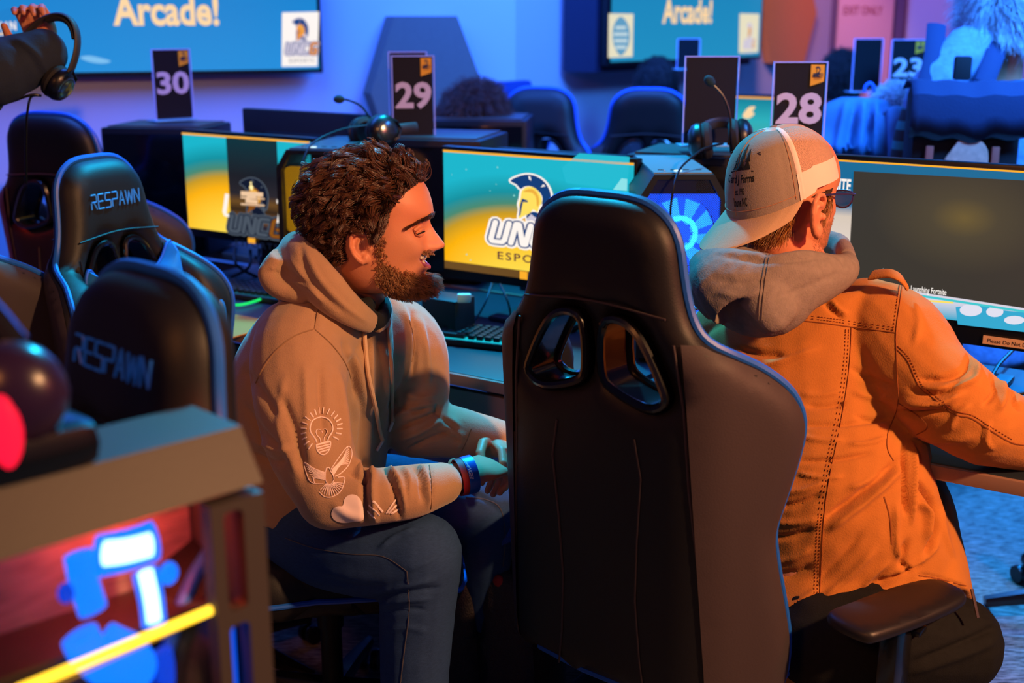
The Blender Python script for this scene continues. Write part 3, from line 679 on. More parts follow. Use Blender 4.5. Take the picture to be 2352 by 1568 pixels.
h2 = headset('black headset with upright microphone in front of the blank sign', P(1655, 320, 3.16), 0, ax=((1, -.15, .12), (.35, .9, .25)), s=1.15,
             mic=[P(1672, 333, 3.12), P(1678, 300, 3.12), P(1676, 262, 3.12), P(1662, 222, 3.12), P(1636, 192, 3.12)], gap=.050)
def cable(name, label, pts, r=.003, m=None, cat='cable', group=None):
    o = MB().tube(sm(pts, 8), r, 8).build(name, m or M_hs, None)
    return tag(o, label, cat, group)
M_cab = mat('cable_black', '#0b0c0e', .5); M_cabT = mat('cable_teal', '#1a6a78', .5)
cable('headset_cable', 'thin black headset cord over the yellow lit computer', [P(842, 288, 3.55), P(790, 296, 3.5), P(735, 318, 3.42), P(706, 345, 3.38), P(690, 400, 3.335), P(685, 480, 3.32), P(684, 545, 3.32)], .0025)
cable('headset_cable', 'thin cord from the headset down across the blue lit computer', [P(1660, 330, 3.12), P(1620, 340, 3.02), P(1585, 365, 2.93), P(1562, 388, 2.86), P(1550, 420, 2.82), P(1541, 470, 2.81), P(1539, 520, 2.81)], .0028)
# ================================================================ keyboards
M_key = mat('keycap', '#1b2a30', .35); M_key2 = mat('keycap_brown', '#3a3036', .35)
def keyboard(label, loc, rz, glow='#10a0b0', gs=1.6, w=.43, d=.135):
    r = empty('keyboard', loc, rz, label, 'keyboard', 'lit keyboards')
    MB().box((0, 0, .010), (w, d, .016), bev=.004).build('keyboard_base', M_bez2, r)
    MB().box((0, 0, .0185), (w-.012, d-.012, .002)).build('backlight', emat('key_glow_'+glow, glow, gs), r)
    k = MB()
    for j in range(6):
        n = 18
        for i in range(n):
            if j == 0 and 5 <= i <= 9:
                if i != 7: continue
                k.box((-w/2+.018+i*(w-.036)/(n-1), -d/2+.016+j*.0205, .026), (.1, .0155, .012), bev=.002); continue
            k.box((-w/2+.018+i*(w-.036)/(n-1), -d/2+.016+j*.0205, .026), (.0172, .0155, .012), bev=.002)
    k.build('keys', M_key, r)
    return r
kb = PZ(1075, 772, DESKZ+.012); keyboard('teal lit keyboard between the hooded man and the central chair', (kb.x, kb.y, DESKZ), -TH+.19)
kb = PZ(2330, 835, DESKZ); keyboard('blue lit keyboard under the right monitor', (row(1.0, -.05).x, row(1.0, -.05).y, DESKZ), -TH, glow='#1060ff', gs=1.2)
kb = PZ(560, 668, DESKZ+.012); keyboard('dark keyboard under the left lit monitor', (kb.x, kb.y, DESKZ), -TH+.1, glow='#30a0c0', gs=.25)
cable('glowing_cable', 'green lit cable on the desk behind the left chairs', [PZ(505, 690, DESKZ+.01), PZ(545, 700, DESKZ+.01), PZ(590, 690, DESKZ+.012), PZ(630, 672, DESKZ+.01)], .004, emat('green_glow', '#10e060', 1.2))
mp_ = PZ(560, 745, DESKZ+.003); o = MB().box((0, 0, 0), (.26, .2, .004), Matrix.Rotation(-TH, 3, 'Z'), bev=.001).build('mouse_mat', mat('amber_mat', '#c08020', .7), None, loc=(mp_.x-.06, mp_.y, DESKZ+.003)); tag(o, 'amber mouse mat behind the left chairs', 'mat')
# cables under the monitors
for i, (a, b_, lbl) in enumerate((((1130, 650), (1085, 745), 'pale cable hanging to the white plug under the centre monitor'), ((1148, 652), (1175, 740), 'thin teal cable under the centre monitor, left of the chair'))):
    cable('monitor_cable', lbl, [P(a[0], a[1], 3.18), P((a[0]+b_[0])/2+6, (a[1]+b_[1])/2, 3.14), PZ(b_[0], b_[1], DESKZ+.005)], .003, M_cabT)
for i, pts in enumerate(([(540, 570), (545, 610), (600, 640)], [(575, 575), (570, 615), (520, 640)], [(595, 572), (600, 610), (640, 630)])):
    cable('monitor_cable', 'dark cable tangled under the left lit monitor', [P(pts[0][0], pts[0][1], 3.8), P(pts[1][0], pts[1][1], 3.75), PZ(pts[2][0], pts[2][1], DESKZ+.006)], .005, M_cab, group='dark cables under the left lit monitor')
pl = P(1066, 684, 3.05); o = MB().box((0, 0, 0), (.035, .02, .022), bev=.004).build('power_plug', mat('plug_white', '#a8e8e8', .4), None, loc=pl); tag(o, 'white plug hanging under the centre monitor', 'plug')
bx = P(1030, 705, 3.12); o = MB().box((0, 0, .06), (.11, .09, .09), Matrix.Rotation(-TH, 3, 'Z'), bev=.006).build('storage_box', mat('teal_black', '#0f2830', .5), None, loc=(bx.x, bx.y, DESKZ)); tag(o, 'small dark box under the left end of the centre monitor', 'box')
for pts, lb in (([(2120, 850), (2250, 880), (2300, 830), (2360, 770)], 'black cable crossing the keyboard at the right edge'), ([(2200, 800), (2225, 860), (2290, 905), (2370, 900)], 'black cable looping below the right monitor')):
    cable('monitor_cable', lb, [PZ(x, y, DESKZ+.04) for x, y in pts], .0045, M_cab)
# ================================================================ gaming chairs
M_pu = mat('black_leatherette', '#131318', .52, spec=.4, bump=.12, bscale=350); M_pu2 = mat('side_leatherette', '#40373a', .58, bump=.15, bscale=300, spec=.35)
M_pipe = mat('blue_piping', '#1c62d0', .45); M_blue = mat('blue_leatherette', '#1578c8', .5, bump=.12, bscale=300); M_pl = mat('hard_plastic', '#101014', .25, coat=.3)
HALF = [(0, 1.335), (.05, 1.334), (.09, 1.326), (.125, 1.304), (.145, 1.27), (.154, 1.22), (.162, 1.18), (.176, 1.14), (.200, 1.110), (.25, 1.082), (.305, 1.050), (.35, 1.010), (.37, .960), (.362, .90), (.338, .82), (.322, .763), (.328, .70), (.345, .61), (.354, .54), (.345, .46), (.30, .42), (.2, .41)]
def chair_outline():
    h = HALF; full = h+[(-x, z) for x, z in h[::-1] if x > 0]
    return sm2(full[::-1], 3)      # counter clockwise
OUTL = chair_outline()
REC = .13
def cbend(s, z, t, wing=radians(52)):
    """back panel flat to |s|=.165, then wings fold forward (+y)"""
    a = abs(s); sg = 1 if s >= 0 else -1
    k0, k1 = .150, .225
    lo = max(0, min(1, (1.16-z)/.10)); w = wing*lo*lo*(3-2*lo)
    rec = -(z-.45)*REC
    def pos(a):
        if a <= k0: return a, 0.0, 0.0
        n = 6; x = k0; y = 0.0; st = (min(a, k1)-k0)/n
        for i in range(n):
            th = w*((i+.5)*st)/(k1-k0); x += cos(th)*st; y += sin(th)*st
        th = w*(min(a, k1)-k0)/(k1-k0)
        if a > k1: x += cos(th)*(a-k1); y += sin(th)*(a-k1)
        return x, y, th
    x, y, th = pos(a)
    # normal towards the sitter is +t ; wings thinner normals
    nx, ny = -sin(th), cos(th)
    return (sg*(x+nx*t), rec+y+ny*t, z)
def chair_holes():
    h = [(.022, 1.122), (.06, 1.136), (.10, 1.11), (.140, 1.04), (.147, 1.008), (.11, .992), (.04, 1.012), (.018, 1.04)]
    a = sm2(h, 3); return [a, [(-x, z) for x, z in a[::-1]]]
LET = {'R': [[(0, 0), (0, .45)], [(0, 1), (.85, 1), (1, .85), (1, .6), (.85, .5), (.1, .5)], [(.45, .5), (1, 0)]],
       'E': [[(1, 1), (0, 1), (0, 0), (1, 0)], [(.15, .5), (.9, .5)]],
       'S': [[(1, 1), (.1, 1), (0, .85), (.0, .6), (.1, .5), (.9, .5), (1, .4), (1, .12), (.9, 0), (0, 0)]],
       'P': [[(0, 0), (0, .5), (.1, .5), (.9, .5), (1, .6), (1, .88), (.9, 1), (0, 1)]],
       'A': [[(0, 0), (.5, 1), (1, 0)], [(.45, .33), (.8, .33)]], 'W': [[(0, 1), (.22, 0), (.5, .9), (.78, 0), (1, 1)]], 'N': [[(0, 0), (.0, 1), (1, .05), (1, 1)]]}
def gaming_chair(label, loc, yaw, front_logo=True, base=True, group='black gaming chairs', seat=True, arms=True, arm_z=.64, logo_m=None, back_details=False, tilt=0.0, back=True, pipem=None, bluewing=False, sz=.47, arm_out=0, arm_turn=0):
    r = empty('gaming_chair', loc, yaw, label, 'chair', group)
    pm = pipem or M_pipe
    if back:
        mb = MB(); hl = chair_holes()
        ex = lambda s, z, d: (.035*math.exp(-((abs(s)-.30)/.06)**2)+.02*math.exp(-((z-.62)/.12)**2)*(abs(s) < .16))
        pillow(mb, OUTL, hl, Tf=.055, Tb=.040, R=.055, bend=cbend, res=.02, extra=ex); bk = mb.build('backrest', M_pu, r)
        for sg in (-1, 1):
            side = [(a, z) for a, z in OUTL if a > .17 and .43 < z < 1.118]; zs = sorted(side, key=lambda q: q[1])
            pol = [(.172+.045*(1-z/1.1), z) for z in np.linspace(.435, 1.112, 24)]+[(max(a-.004, .176), z) for a, z in zs[::-1]]
            V, T_, d_ = fill(pol, (), .018, rings=()); do = segdist(OUTL, V)[0]; kk = np.minimum(do/.055, 1); pf = (1-(1-kk)**2.2)**(1/2.2)
            m_ = MB(); m_.add([cbend(sg*a, z, -(.040*p_+.0042)) for (a, z), p_ in zip(V, pf)], [tuple(t) for t in T_]); m_.build('side_panel', M_pu2, bk)
        # piping
        pts = [cbend(s, z, .004) for s, z in grow(OUTL, .003)]; mb = MB(); mb.tube(pts+[pts[0]], .0080, 8, cap=False); mb.build('piping', pm, r)
        # plastic rings round the belt slots
        for h in hl:
            mb = MB(); hp = [Vector(cbend(s*1.0, z, 0)) for s, z in h]; c = sum(hp, Vector())/len(hp)
            loop = hp+[hp[0], hp[1]]
            for off in (-.040, .045): mb.tube([p+Vector((0, off, 0)) for p in loop], .008, 8, cap=False)
            n = len(hp); V = [p+Vector((0, o, 0)) for p in hp for o in (-.04, .045)]; mb.add(V, [(2*i, 2*i+1, (2*i+3) % (2*n), (2*i+2) % (2*n)) for i in range(n)])
            mb.build('belt_slot', M_pl, r)
        if front_logo:
            mb = MB(); x = -.088; cw = .0198; gp = .0060
            for c in 'RESPAWN':
                ww = cw*(1.35 if c == 'W' else 1)
                for st in LET[c]:
                    q = [(x+a*ww+b*.004, 1.222+b*.034) for a, b in st]
                    dense = [q[0]]
                    for a, b in zip(q[:-1], q[1:]): dense += [(a[0]+(b[0]-a[0])*k/4, a[1]+(b[1]-a[1])*k/4) for k in range(1, 5)]
                    # chair faces +y : seen from the front, +x is on the viewer's left
                    mb.tube([cbend(-a, b, .0565) for a, b in dense], .0019, 6)
                x += ww+gp
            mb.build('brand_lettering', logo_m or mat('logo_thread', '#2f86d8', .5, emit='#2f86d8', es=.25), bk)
        # stitched seams of the centre panel, both faces
        for t, nm in ((.0565, 'front_seam'), (-.0405, 'rear_seam')):
            mb = MB()
            for sg in (-1, 1):
                mb.tube([cbend(sg*s, z, t*(1 if t < 0 else 1.0)) for s, z in ((.085, .93), (.098, .86), (.088, .74), (.082, .62), (.09, .50), (.10, .43))], .0022, 6)
                mb.tube([cbend(sg*s, z, t*.97) for s, z in ((.162, 1.11), (.172, 1.0), (.178, .86), (.19, .7), (.205, .55), (.215, .45))], .0026, 6)
                if t < 0: mb.tube([cbend(sg*s, z, t*.97) for s, z in ((.182, .88), (.192, .7), (.207, .55), (.22, .45))], .0026, 6)
            mb.tube([cbend(s, 1.156+.006*cos(s*16), t) for s in np.linspace(-.15, .15, 13)], .0022, 6)
            mb.build(nm, M_pu2 if t < 0 else M_pu, bk)
        if bluewing:
            for sg in (-1, 1):
                w_ = [(.235, 1.03), (.30, .998), (.34, .965), (.352, .94), (.345, .89), (.322, .82), (.305, .763), (.24, .77), (.225, .9)]
                w_ = sm2([(sg*a, b) for a, b in (w_ if sg > 0 else w_[::-1])], 3)
                mb = MB(); pillow(mb, w_, Tf=.012, Tb=.0, R=.03, bend=lambda s, z, t: cbend(s, z, t+.066), res=.02); mb.build('blue_side_panel', M_blue, bk)
    if seat:
        so = sm2([(-.24, -.23), (.24, -.23), (.27, -.05), (.275, .15), (.25, .245), (.1, .265), (-.1, .265), (-.25, .245), (-.275, .15), (-.27, -.05)], 3)
        mb = MB(); ex = lambda s, z, d: .035*math.exp(-((abs(s)-.22)/.04)**2)
        pillow(mb, so, Tf=.05, Tb=.05, R=.05, bend=lambda s, z, t: (s, z+.24, sz-.03+t-.06*max(0, z-.15)), res=.025, extra=ex); mb.build('seat', M_pu, r)
        mb = MB(); pts = [(s, z+.24, sz-.028-.06*max(0, z-.15)) for s, z in so]; mb.tube(pts+[pts[0]], .006, 8, cap=False); mb.build('seat_piping', pm, r)
        MB().box((0, .22, sz-.10), (.3, .3, .035), bev=.008).build('seat_plate', M_steel, r)
    if arms:
        for sg in (-1, 1):
            ax = .345+(arm_out if sg > 0 else -.25*arm_out); yc = .23; ct, st_ = cos(sg*arm_turn), sin(sg*arm_turn)
            mb = MB(); po = sm2([(-.048, -.135), (.035, -.135), (.052, -.09), (.054, .06), (.035, .135), (-.035, .135), (-.056, .06), (-.058, -.06)], 4)
            pillow(mb, po, Tf=.013, Tb=.014, R=.016, bend=lambda s, z, t: (sg*ax+s*sg*ct+z*st_, yc+z*ct-s*sg*st_, arm_z+t), res=.02); pad = mb.build('armrest_pad', mat('arm_pad', '#1d1a1c', .45, bump=.1, bscale=400), r)
            mb = MB(); mb.box((sg*ax, yc-.01, arm_z-.10), (.036, .07, .17), bev=.008); mb.box((sg*(ax-.005), yc-.01, arm_z-.215), (.03, .055, .12), bev=.006)
            mb.tube([(sg*(ax-.005), yc-.01, arm_z-.26), (sg*(ax-.05), yc-.01, sz-.11), (sg*.14, yc-.01, sz-.11)], .018, 8, sx=.8); ar = mb.build('armrest_post', M_pl, r)
            mb = MB(); mb.box((sg*(ax+.024), yc+.03, arm_z-.045), (.02, .035, .012), bev=.004); mb.build('armrest_button', M_pl, ar)
    if base:
        MB().lathe([(.0, sz-.08), (.03, sz-.08), (.03, sz-.22), (.024, sz-.22), (.024, .1), (.0, .1)], (0, .22, 0), 20).build('gas_cylinder', M_steel, r)
        for k in range(5):
            a = 2*pi*k/5+.3; dx, dy = cos(a), sin(a)
            mb = MB(); mb.tube([(dx*.02, .22+dy*.02, .115), (dx*.15, .22+dy*.15, .10), (dx*.30, .22+dy*.30, .075)], [.032, .026, .018], 8, sx=.8); mb.build('base_leg', M_pl, r)
            mb = MB(); R = Matrix.Rotation(a, 3, 'Z') @ Matrix.Rotation(pi/2, 3, 'X')
            for s in (-.017, .017): mb.lathe([(.004, -.009), (.026, -.009), (.028, 0), (.026, .009), (.004, .009)], (dx*.30+dy*s, .22+dy*.30-dx*s, .028), 18, R)
            mb.build('caster', M_bez, r)
    return r
# centre chair (seen from behind), facing away to the right
CCY = -radians(40)
REC = .065; cc = P(1425, 784, 2.05); CC = gaming_chair('large black gaming chair in the middle, its back towards us', (cc.x, cc.y, 0), CCY, front_logo=False, arm_z=.615, arm_out=.115, arm_turn=.30); CC.scale = (.97, 1, .99)
REC = .13
# left chair turned towards the camera
q = P(305, 600, 2.85); ch2 = gaming_chair('chair turned this way with blue lettering and a blue cushion, behind the blurred one', (q.x, q.y, 0), pi+radians(64), bluewing=True, arms=False); ch2.scale = (.86, .9, .965)
# foreground blurred one
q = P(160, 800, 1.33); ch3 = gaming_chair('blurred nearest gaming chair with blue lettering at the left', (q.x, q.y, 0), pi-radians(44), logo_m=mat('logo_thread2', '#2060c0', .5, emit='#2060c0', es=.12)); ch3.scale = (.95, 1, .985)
# black chairs further back
q = P(190, 450, 3.75); gaming_chair('plain black gaming chair back at the far left behind the lettered ones', (q.x, q.y, 0), -radians(25), front_logo=False, arms=False).scale = (1.12, 1, 1.0)
q = P(-190, 500, 2.75); gaming_chair('black gaming chair cut off by the left edge of the picture', (q.x, q.y, 0), -radians(10), front_logo=False, arms=False)
# chair of the hooded man : he sits across it
SEATQ = P(742, 1290, 2.42)
ch6 = gaming_chair('black blue piped chair seat under the man in the beige hoodie', (SEATQ.x-.22, SEATQ.y+.05, 0), -radians(80), back=False, arms=False, sz=.50)
# far chairs
q = P(1222, 300, 5.0); gaming_chair('dark blue edged chair beside the curly haired person', (q.x, q.y, 0), pi-radians(20), front_logo=False, arms=False)
q = P(1490, 300, 5.1); gaming_chair('far black gaming chair standing before the back wall, left of the blank sign', (q.x, q.y, 0), -radians(8), front_logo=False, arms=False)
# draped blue cushion on the left chair
def cushion():
    r = empty('neck_cushion', ch2.location, ch2.rotation_euler.z, 'blue wing shaped cushion hanging on the lettered chair at the left', 'cushion')
    o = sm2([(-.155, 1.0), (-.148, 1.075), (-.10, 1.03), (-.03, 1.0), (.03, 1.0), (.10, 1.02), (.13, 1.05), (.15, 1.0), (.16, .9), (.10, .86), (0, .85), (-.10, .86), (-.16, .88)][::-1], 4)
    mb = MB(); pillow(mb, o, Tf=.05, Tb=.0, R=.05, bend=lambda s, z, t: (s, -(z-.45)*.13+.062+t, z), res=.02); mb.build('cushion_cover', M_blue, r)
    mb = MB(); pts = [(s, -(z-.45)*.13+.066, z) for s, z in o]; mb.tube(pts+[pts[0]], .004, 6, cap=False); mb.build('cushion_piping', M_pipe, r)
cushion()
gaming_chair('chair base with casters on the blue lit floor at the right edge', (1.66, 3.22, 0), radians(160), front_logo=False, back=False, arms=False, seat=False)
# ================================================================ organic shape tools
def arr(me):
    n = len(me.vertices); V = np.empty(n*3); me.vertices.foreach_get('co', V); return V.reshape(-1, 3)
def nrm(me):
    n = len(me.vertices); V = np.empty(n*3); me.vertices.foreach_get('normal', V); return V.reshape(-1, 3)
def fuse(mb, voxel=.005, smooth=6, factor=.5):
    """closed overlapping solids -> one continuous surface (V, faces)"""
    me = bpy.data.meshes.new('f'); me.from_pydata(mb.v, [], mb.f); me.update()
    bm = bmesh.new(); bm.from_mesh(me); bmesh.ops.remove_doubles(bm, verts=bm.verts, dist=1e-6); bmesh.ops.recalc_face_normals(bm, faces=bm.faces); bm.to_mesh(me); bm.free()
    ob = bpy.data.objects.new('f', me); COL.objects.link(ob)
    r = ob.modifiers.new('r', 'REMESH'); r.mode = 'VOXEL'; r.voxel_size = voxel; r.adaptivity = 0
    if smooth:
        s = ob.modifiers.new('s', 'SMOOTH'); s.iterations = smooth; s.factor = factor
    dg = bpy.context.evaluated_depsgraph_get(); out = bpy.data.meshes.new_from_object(ob.evaluated_get(dg))
    bpy.data.objects.remove(ob); return out
def finish(me, name, m, parent, world=True):
    if world and parent is not None:
        I = mw(parent).inverted(); me.transform(I)
    me.name = name; me.materials.clear(); me.materials.append(m)
    me.polygons.foreach_set('use_smooth', [True]*len(me.polygons)); me.update()
    o = bpy.data.objects.new(name, me); COL.objects.link(o)
    if parent is not None: o.parent = parent
    return o
def setco(me, V): me.vertices.foreach_set('co', np.asarray(V, float).ravel()); me.update()
def folds(me, lines, wfac=1.0, noise=.0, nsc=14, face=True):
    """real creases: displaces the surface along its normal near polylines given in picture pixels; lines: (pts, width_px, height_m)"""
    V = arr(me); Nn = nrm(me); px = topx(V); vd = V-np.array([0, 0, CAMZ]); vd /= np.linalg.norm(vd, axis=1)[:, None]
    fw = np.clip(-(Nn*vd).sum(1)*2.5+.1, 0, 1); disp = np.zeros(len(V))
    for pts, w, h in lines:
        q = np.array([(p.x, p.y) for p in sm([(a, b, 0) for a, b in pts], 5)])
        lo = q.min(0)-3*w; hi = q.max(0)+3*w; k = np.where((px > lo).all(1) & (px < hi).all(1) & (fw > 0))[0]
        if not len(k): continue
        d, t = segdist(q, px[k], closed=False); e = np.clip(np.minimum(t, 1-t)*5, 0, 1)
        disp[k] += h*np.exp(-(d/w)**2)*(.25+.75*e)*fw[k]
    if noise:
        from mathutils import noise as mn
        nz = np.array([mn.noise(Vector(v)*nsc) + .5*mn.noise(Vector(v)*nsc*2.3) for v in V]); disp += nz*noise
    setco(me, V+Nn*disp[:, None])
def caps(mb, pts, rs, n=18):
    """rounded tapering limb"""
    pts = [Vector(p) for p in pts]
    q = sm(pts, 5); R = [v.x for v in sm([(r, 0, 0) for r in rs], 5)]
    mb.tube(q, R, n); mb.ell(q[0], (R[0],)*3, n=n); mb.ell(q[-1], (R[-1],)*3, n=n)
def eloft(mb, pts, A, B, ax, n=32, round_ends=True):
    """elliptic loft: radius A along direction ax, B across"""
    q = sm([Vector(p) for p in pts], 5); A = [v.x for v in sm([(r, 0, 0) for r in A], 5)]; B = [v.x for v in sm([(r, 0, 0) for r in B], 5)]
    axs = ax if isinstance(ax, list) else [ax]; k = len(q); V = []
    for i, p in enumerate(q):
        t = (q[min(i+1, k-1)]-q[max(i-1, 0)]).normalized(); a = Vector(axs[0]); a = (a-t*a.dot(t)).normalized(); b = t.cross(a)
        for j in range(n):
            an = 2*pi*j/n; V.append(p+a*cos(an)*A[i]+b*sin(an)*B[i])
    Fc = [(i*n+j, i*n+(j+1) % n, (i+1)*n+(j+1) % n, (i+1)*n+j) for i in range(k-1) for j in range(n)]
    Fc += [tuple(range(n))[::-1], tuple((k-1)*n+j for j in range(n))]
    mb.add(V, Fc)
def bvh(o):
    M = mw(o); return BVHTree.FromPolygons([M @ v.co for v in o.data.vertices], [tuple(p.vertices) for p in o.data.polygons])
def hit(b, px, py, off=.001):
    r = b.ray_cast(CAM, ray(px, py).normalized())
    if r[0] is None: return None
    n = r[1]; 
    if n.dot(ray(px, py)) > 0: n = -n
    return r[0]+n*off
def stripe(b, mb, pts, w, off=.0012, n=5, th=True, step=4):
    """cord laid on a surface along a pixel polyline; w = radius in metres"""
    q = sm([(a, c, 0) for a, c in pts], n); P3 = [hit(b, p.x, p.y, off) for p in q]; run = []
    for p in P3+[None]:
        if p is None or (run and (p-run[-1]).length > .05):
            if len(run) > 1: mb.tube(run, w, 5, sx=.6)
            run = []
        if p is not None: run.append(p)
def decal(b, mb, poly, off=.0012, res=None, holes=()):
    """flat printed shape projected on a surface"""
    V, T, d = fill(poly, holes, res or 0, rings=())
    H = [hit(b, x, y, off) for x, y in V]
    ok = [t for t in T if all(H[i] is not None for i in t)]
    H = [h if h is not None else Vector() for h in H]
    mb.add(H, [tuple(t) for t in ok])
def hair(name, roots, dirs, m, parent, length=.04, r=.00035, seg=6, curl=.004, freq=60, flow=None, grav=0, rnd=.3, world=True, clump=.5, guides=0, tight=.75, gamp=.003):
    """hair strands as curves"""
    n = len(roots); roots = np.asarray(roots, float); dirs = np.asarray(dirs, float); L = np.asarray(length)*np.ones(n)*(1+.35*(rng.random(n)-.5))
    Pp = np.zeros((n, seg, 3)); Pp[:, 0] = roots; dcur = dirs+rng.normal(0, rnd, (n, 3))*.5; dcur /= np.linalg.norm(dcur, axis=1)[:, None]
    cl = np.floor(roots*70); seed = (cl@np.array([12.9, 78.2, 37.7])) % 6.283
    cd_ = np.stack([np.sin(seed*3.1), np.cos(seed*5.3), np.sin(seed*7.7)], 1)*clump
    for s in range(1, seg):
        t = s/(seg-1); f = (flow if flow is not None else np.zeros((n, 3)))
        d = dcur*(1-t*.75)+f*(.35+t)+cd_*.6*t+np.array([0, 0, -grav*t]); d /= np.linalg.norm(d, axis=1)[:, None]
        ph = roots@np.array([freq*1.3, freq, freq*.8])+s*1.7+seed
        wv = np.stack([np.sin(ph), np.cos(ph*1.1), np.sin(ph*.9+1)], 1)*curl*t
        Pp[:, s] = Pp[:, s-1]+d*(L/(seg-1))[:, None]+wv*.5
    if guides:
        g = rng.choice(n, min(guides, n), replace=False); gi = np.array([g[np.argmin(((roots[g]-q)**2).sum(1))] for q in roots])
        ax = rng.normal(0, 1, (n, 3)); ph = rng.random(n)*6.28
        for s in range(1, seg):
            t = s/(seg-1); w = tight*t**.8; sw = gamp*t*np.sin(t*5.5+ph[gi])[:, None]*ax[gi]
            Pp[:, s] = Pp[:, s]*(1-w)+(Pp[gi, s]+(roots-roots[gi])*(1-t*.6))*w+sw
    if world and parent is not None:
        I = np.array(mw(parent).inverted()); Pp = Pp@I[:3, :3].T+I[:3, 3]
    cu = bpy.data.hair_curves.new(name); cu.add_curves([seg]*n)
    cu.attributes['position'].data.foreach_set('vector', Pp.reshape(-1).astype(np.float32))
    ra = cu.attributes.get('radius') or cu.attributes.new('radius', 'FLOAT', 'POINT')
    rr = np.tile(np.linspace(1, .35, seg), n)*r; ra.data.foreach_set('value', rr.astype(np.float32))
    cu.materials.append(m); o = bpy.data.objects.new(name, cu); COL.objects.link(o)
    if parent is not None: o.parent = parent
    return o
def hairmat(name, c, rough=.35, spec=.6, var=.5):
    m = bpy.data.materials.new(name); m.use_nodes = True; nt = m.node_tree; b = nt.nodes['Principled BSDF']; hi = nt.nodes.new('ShaderNodeHairInfo')
    mx = nt.nodes.new('ShaderNodeMix'); mx.data_type = 'RGBA'; cc = hx(c)
    mx.inputs['A'].default_value = tuple(x*(1-var) for x in cc[:3])+(1,); mx.inputs['B'].default_value = tuple(min(1, x*(1+var)) for x in cc[:3])+(1,)
    nt.links.new(hi.outputs['Random'], mx.inputs['Factor']); nt.links.new(mx.outputs['Result'], b.inputs['Base Color'])
    b.inputs['Roughness'].default_value = rough; b.inputs['Specular IOR Level'].default_value = spec; return m
# ---------------------------------------------------------------- head model (x forward, y left, z up, origin at the ear canal)
def head_mesh(smile=True, nose=True, s=1.0, jaw=1.0):
    Z =  [-.082, -.078, -.070, -.054, -.040, -.027, -.007, .009, .037, .056, .075, .087, .112, .137, .160, .172, .177]
    XF = [.060, .085, .100, .1090, .1085, .1080, .1110, .1105, .1075, .1085, .117, .1165, .108, .092, .062, .035, .012]
    XB = [-.02, -.035, -.045, -.055, -.062, -.070, -.085, -.095, -.110, -.116, -.120, -.121, -.115, -.100, -.072, -.045, -.01]
    W =  [.018, .030, .040, .052, .058, .062, .066, .069, .073, .075, .077, .0775, .074, .063, .044, .026, .008]
    nz, nf = 170, 280; zz = np.linspace(Z[0], Z[-1], nz)
    def sp(a):
        v = np.interp(zz, Z, a); k = np.hanning(13); k /= k.sum(); return np.convolve(np.pad(v, 6, mode='edge'), k, 'valid')
    xf, xb, w = sp(XF), sp(XB), sp(W)*jaw
    xm = .012; ph = np.linspace(-pi, pi, nf, endpoint=False)
    c, s_ = np.cos(ph), np.sin(ph)
    pwf = np.interp(zz, [-.08, -.03, .02, .09, .17], [1.0, .95, .88, .9, 1.0])[:, None]
    X = np.where(c > 0, xm+(xf-xm)[:, None]*np.abs(c)**pwf, xm-(xm-xb)[:, None]*np.abs(c)**.92)
    Y = w[:, None]*np.sign(s_)*np.abs(s_)**.92*np.where(c > 0, 1-.06*c**2, 1)
    Zg = np.repeat(zz[:, None], nf, 1)
    g = lambda y, z, y0, z0, sy, sz: np.exp(-((np.abs(y)-y0)/sy)**2-((z-z0)/sz)**2)
    F_ = np.clip(c, 0, 1)**.5*np.ones_like(Zg)
    dx = -.010*g(Y, Zg, .031, .037, .017, .012)+.006*g(Y, Zg, .026, .066, .022, .010)+.006*g(Y, Zg, .050, .016, .018, .018)
    if smile: dx += .007*g(Y, Zg, .040, .000, .013, .014)-.004*g(Y, Zg, .044, -.022, .008, .016)
    # nose
    zn = [.062, .050, .037, .020, .013, .006, .000, -.004]; hn = [0, .006, .015, .027, .0315, .029, .012, 0]; wn = [.008, .008, .009, .012, .014, .0145, .015, .014]
    nh = np.interp(zz, zn[::-1], hn[::-1])[:, None]; nw = np.interp(zz, zn[::-1], wn[::-1])[:, None]
    dx += nh*np.exp(-np.abs(Y/nw)**2.4)+.007*g(Y, Zg, .0135, .005, .006, .007)
    # lips
    mw_ = np.exp(-(Y/.026)**4)
    dx += .005*np.exp(-((Zg+.004)/.0045)**2)*mw_+.006*np.exp(-((Zg+.031)/.0055)**2)*mw_-.004*np.exp(-((Zg+.042)/.006)**2)*mw_
    if smile: dx += -.014*np.exp(-(Y/.030)**4)*np.exp(-((Zg+.0175-.010*(np.abs(Y)/.03)**2)/.0085)**4)
    else: dx += -.004*np.exp(-(Y/.028)**4)*np.exp(-((Zg+.017)/.003)**2)+.005*np.exp(-((Zg+.018)/.012)**2)*mw_
    dx += .004*np.exp(-(Y/.02)**2-((Zg+.058)/.012)**2)
    X = X+dx*F_*(c > 0)
    V = np.stack([X, Y, Zg], 2).reshape(-1, 3)*s; Fc = [(i*nf+j, i*nf+(j+1) % nf, (i+1)*nf+(j+1) % nf, (i+1)*nf+j) for i in range(nz-1) for j in range(nf)]
    Fc += [tuple(range(nf))[::-1], tuple((nz-1)*nf+j for j in range(nf))]
    return V, Fc
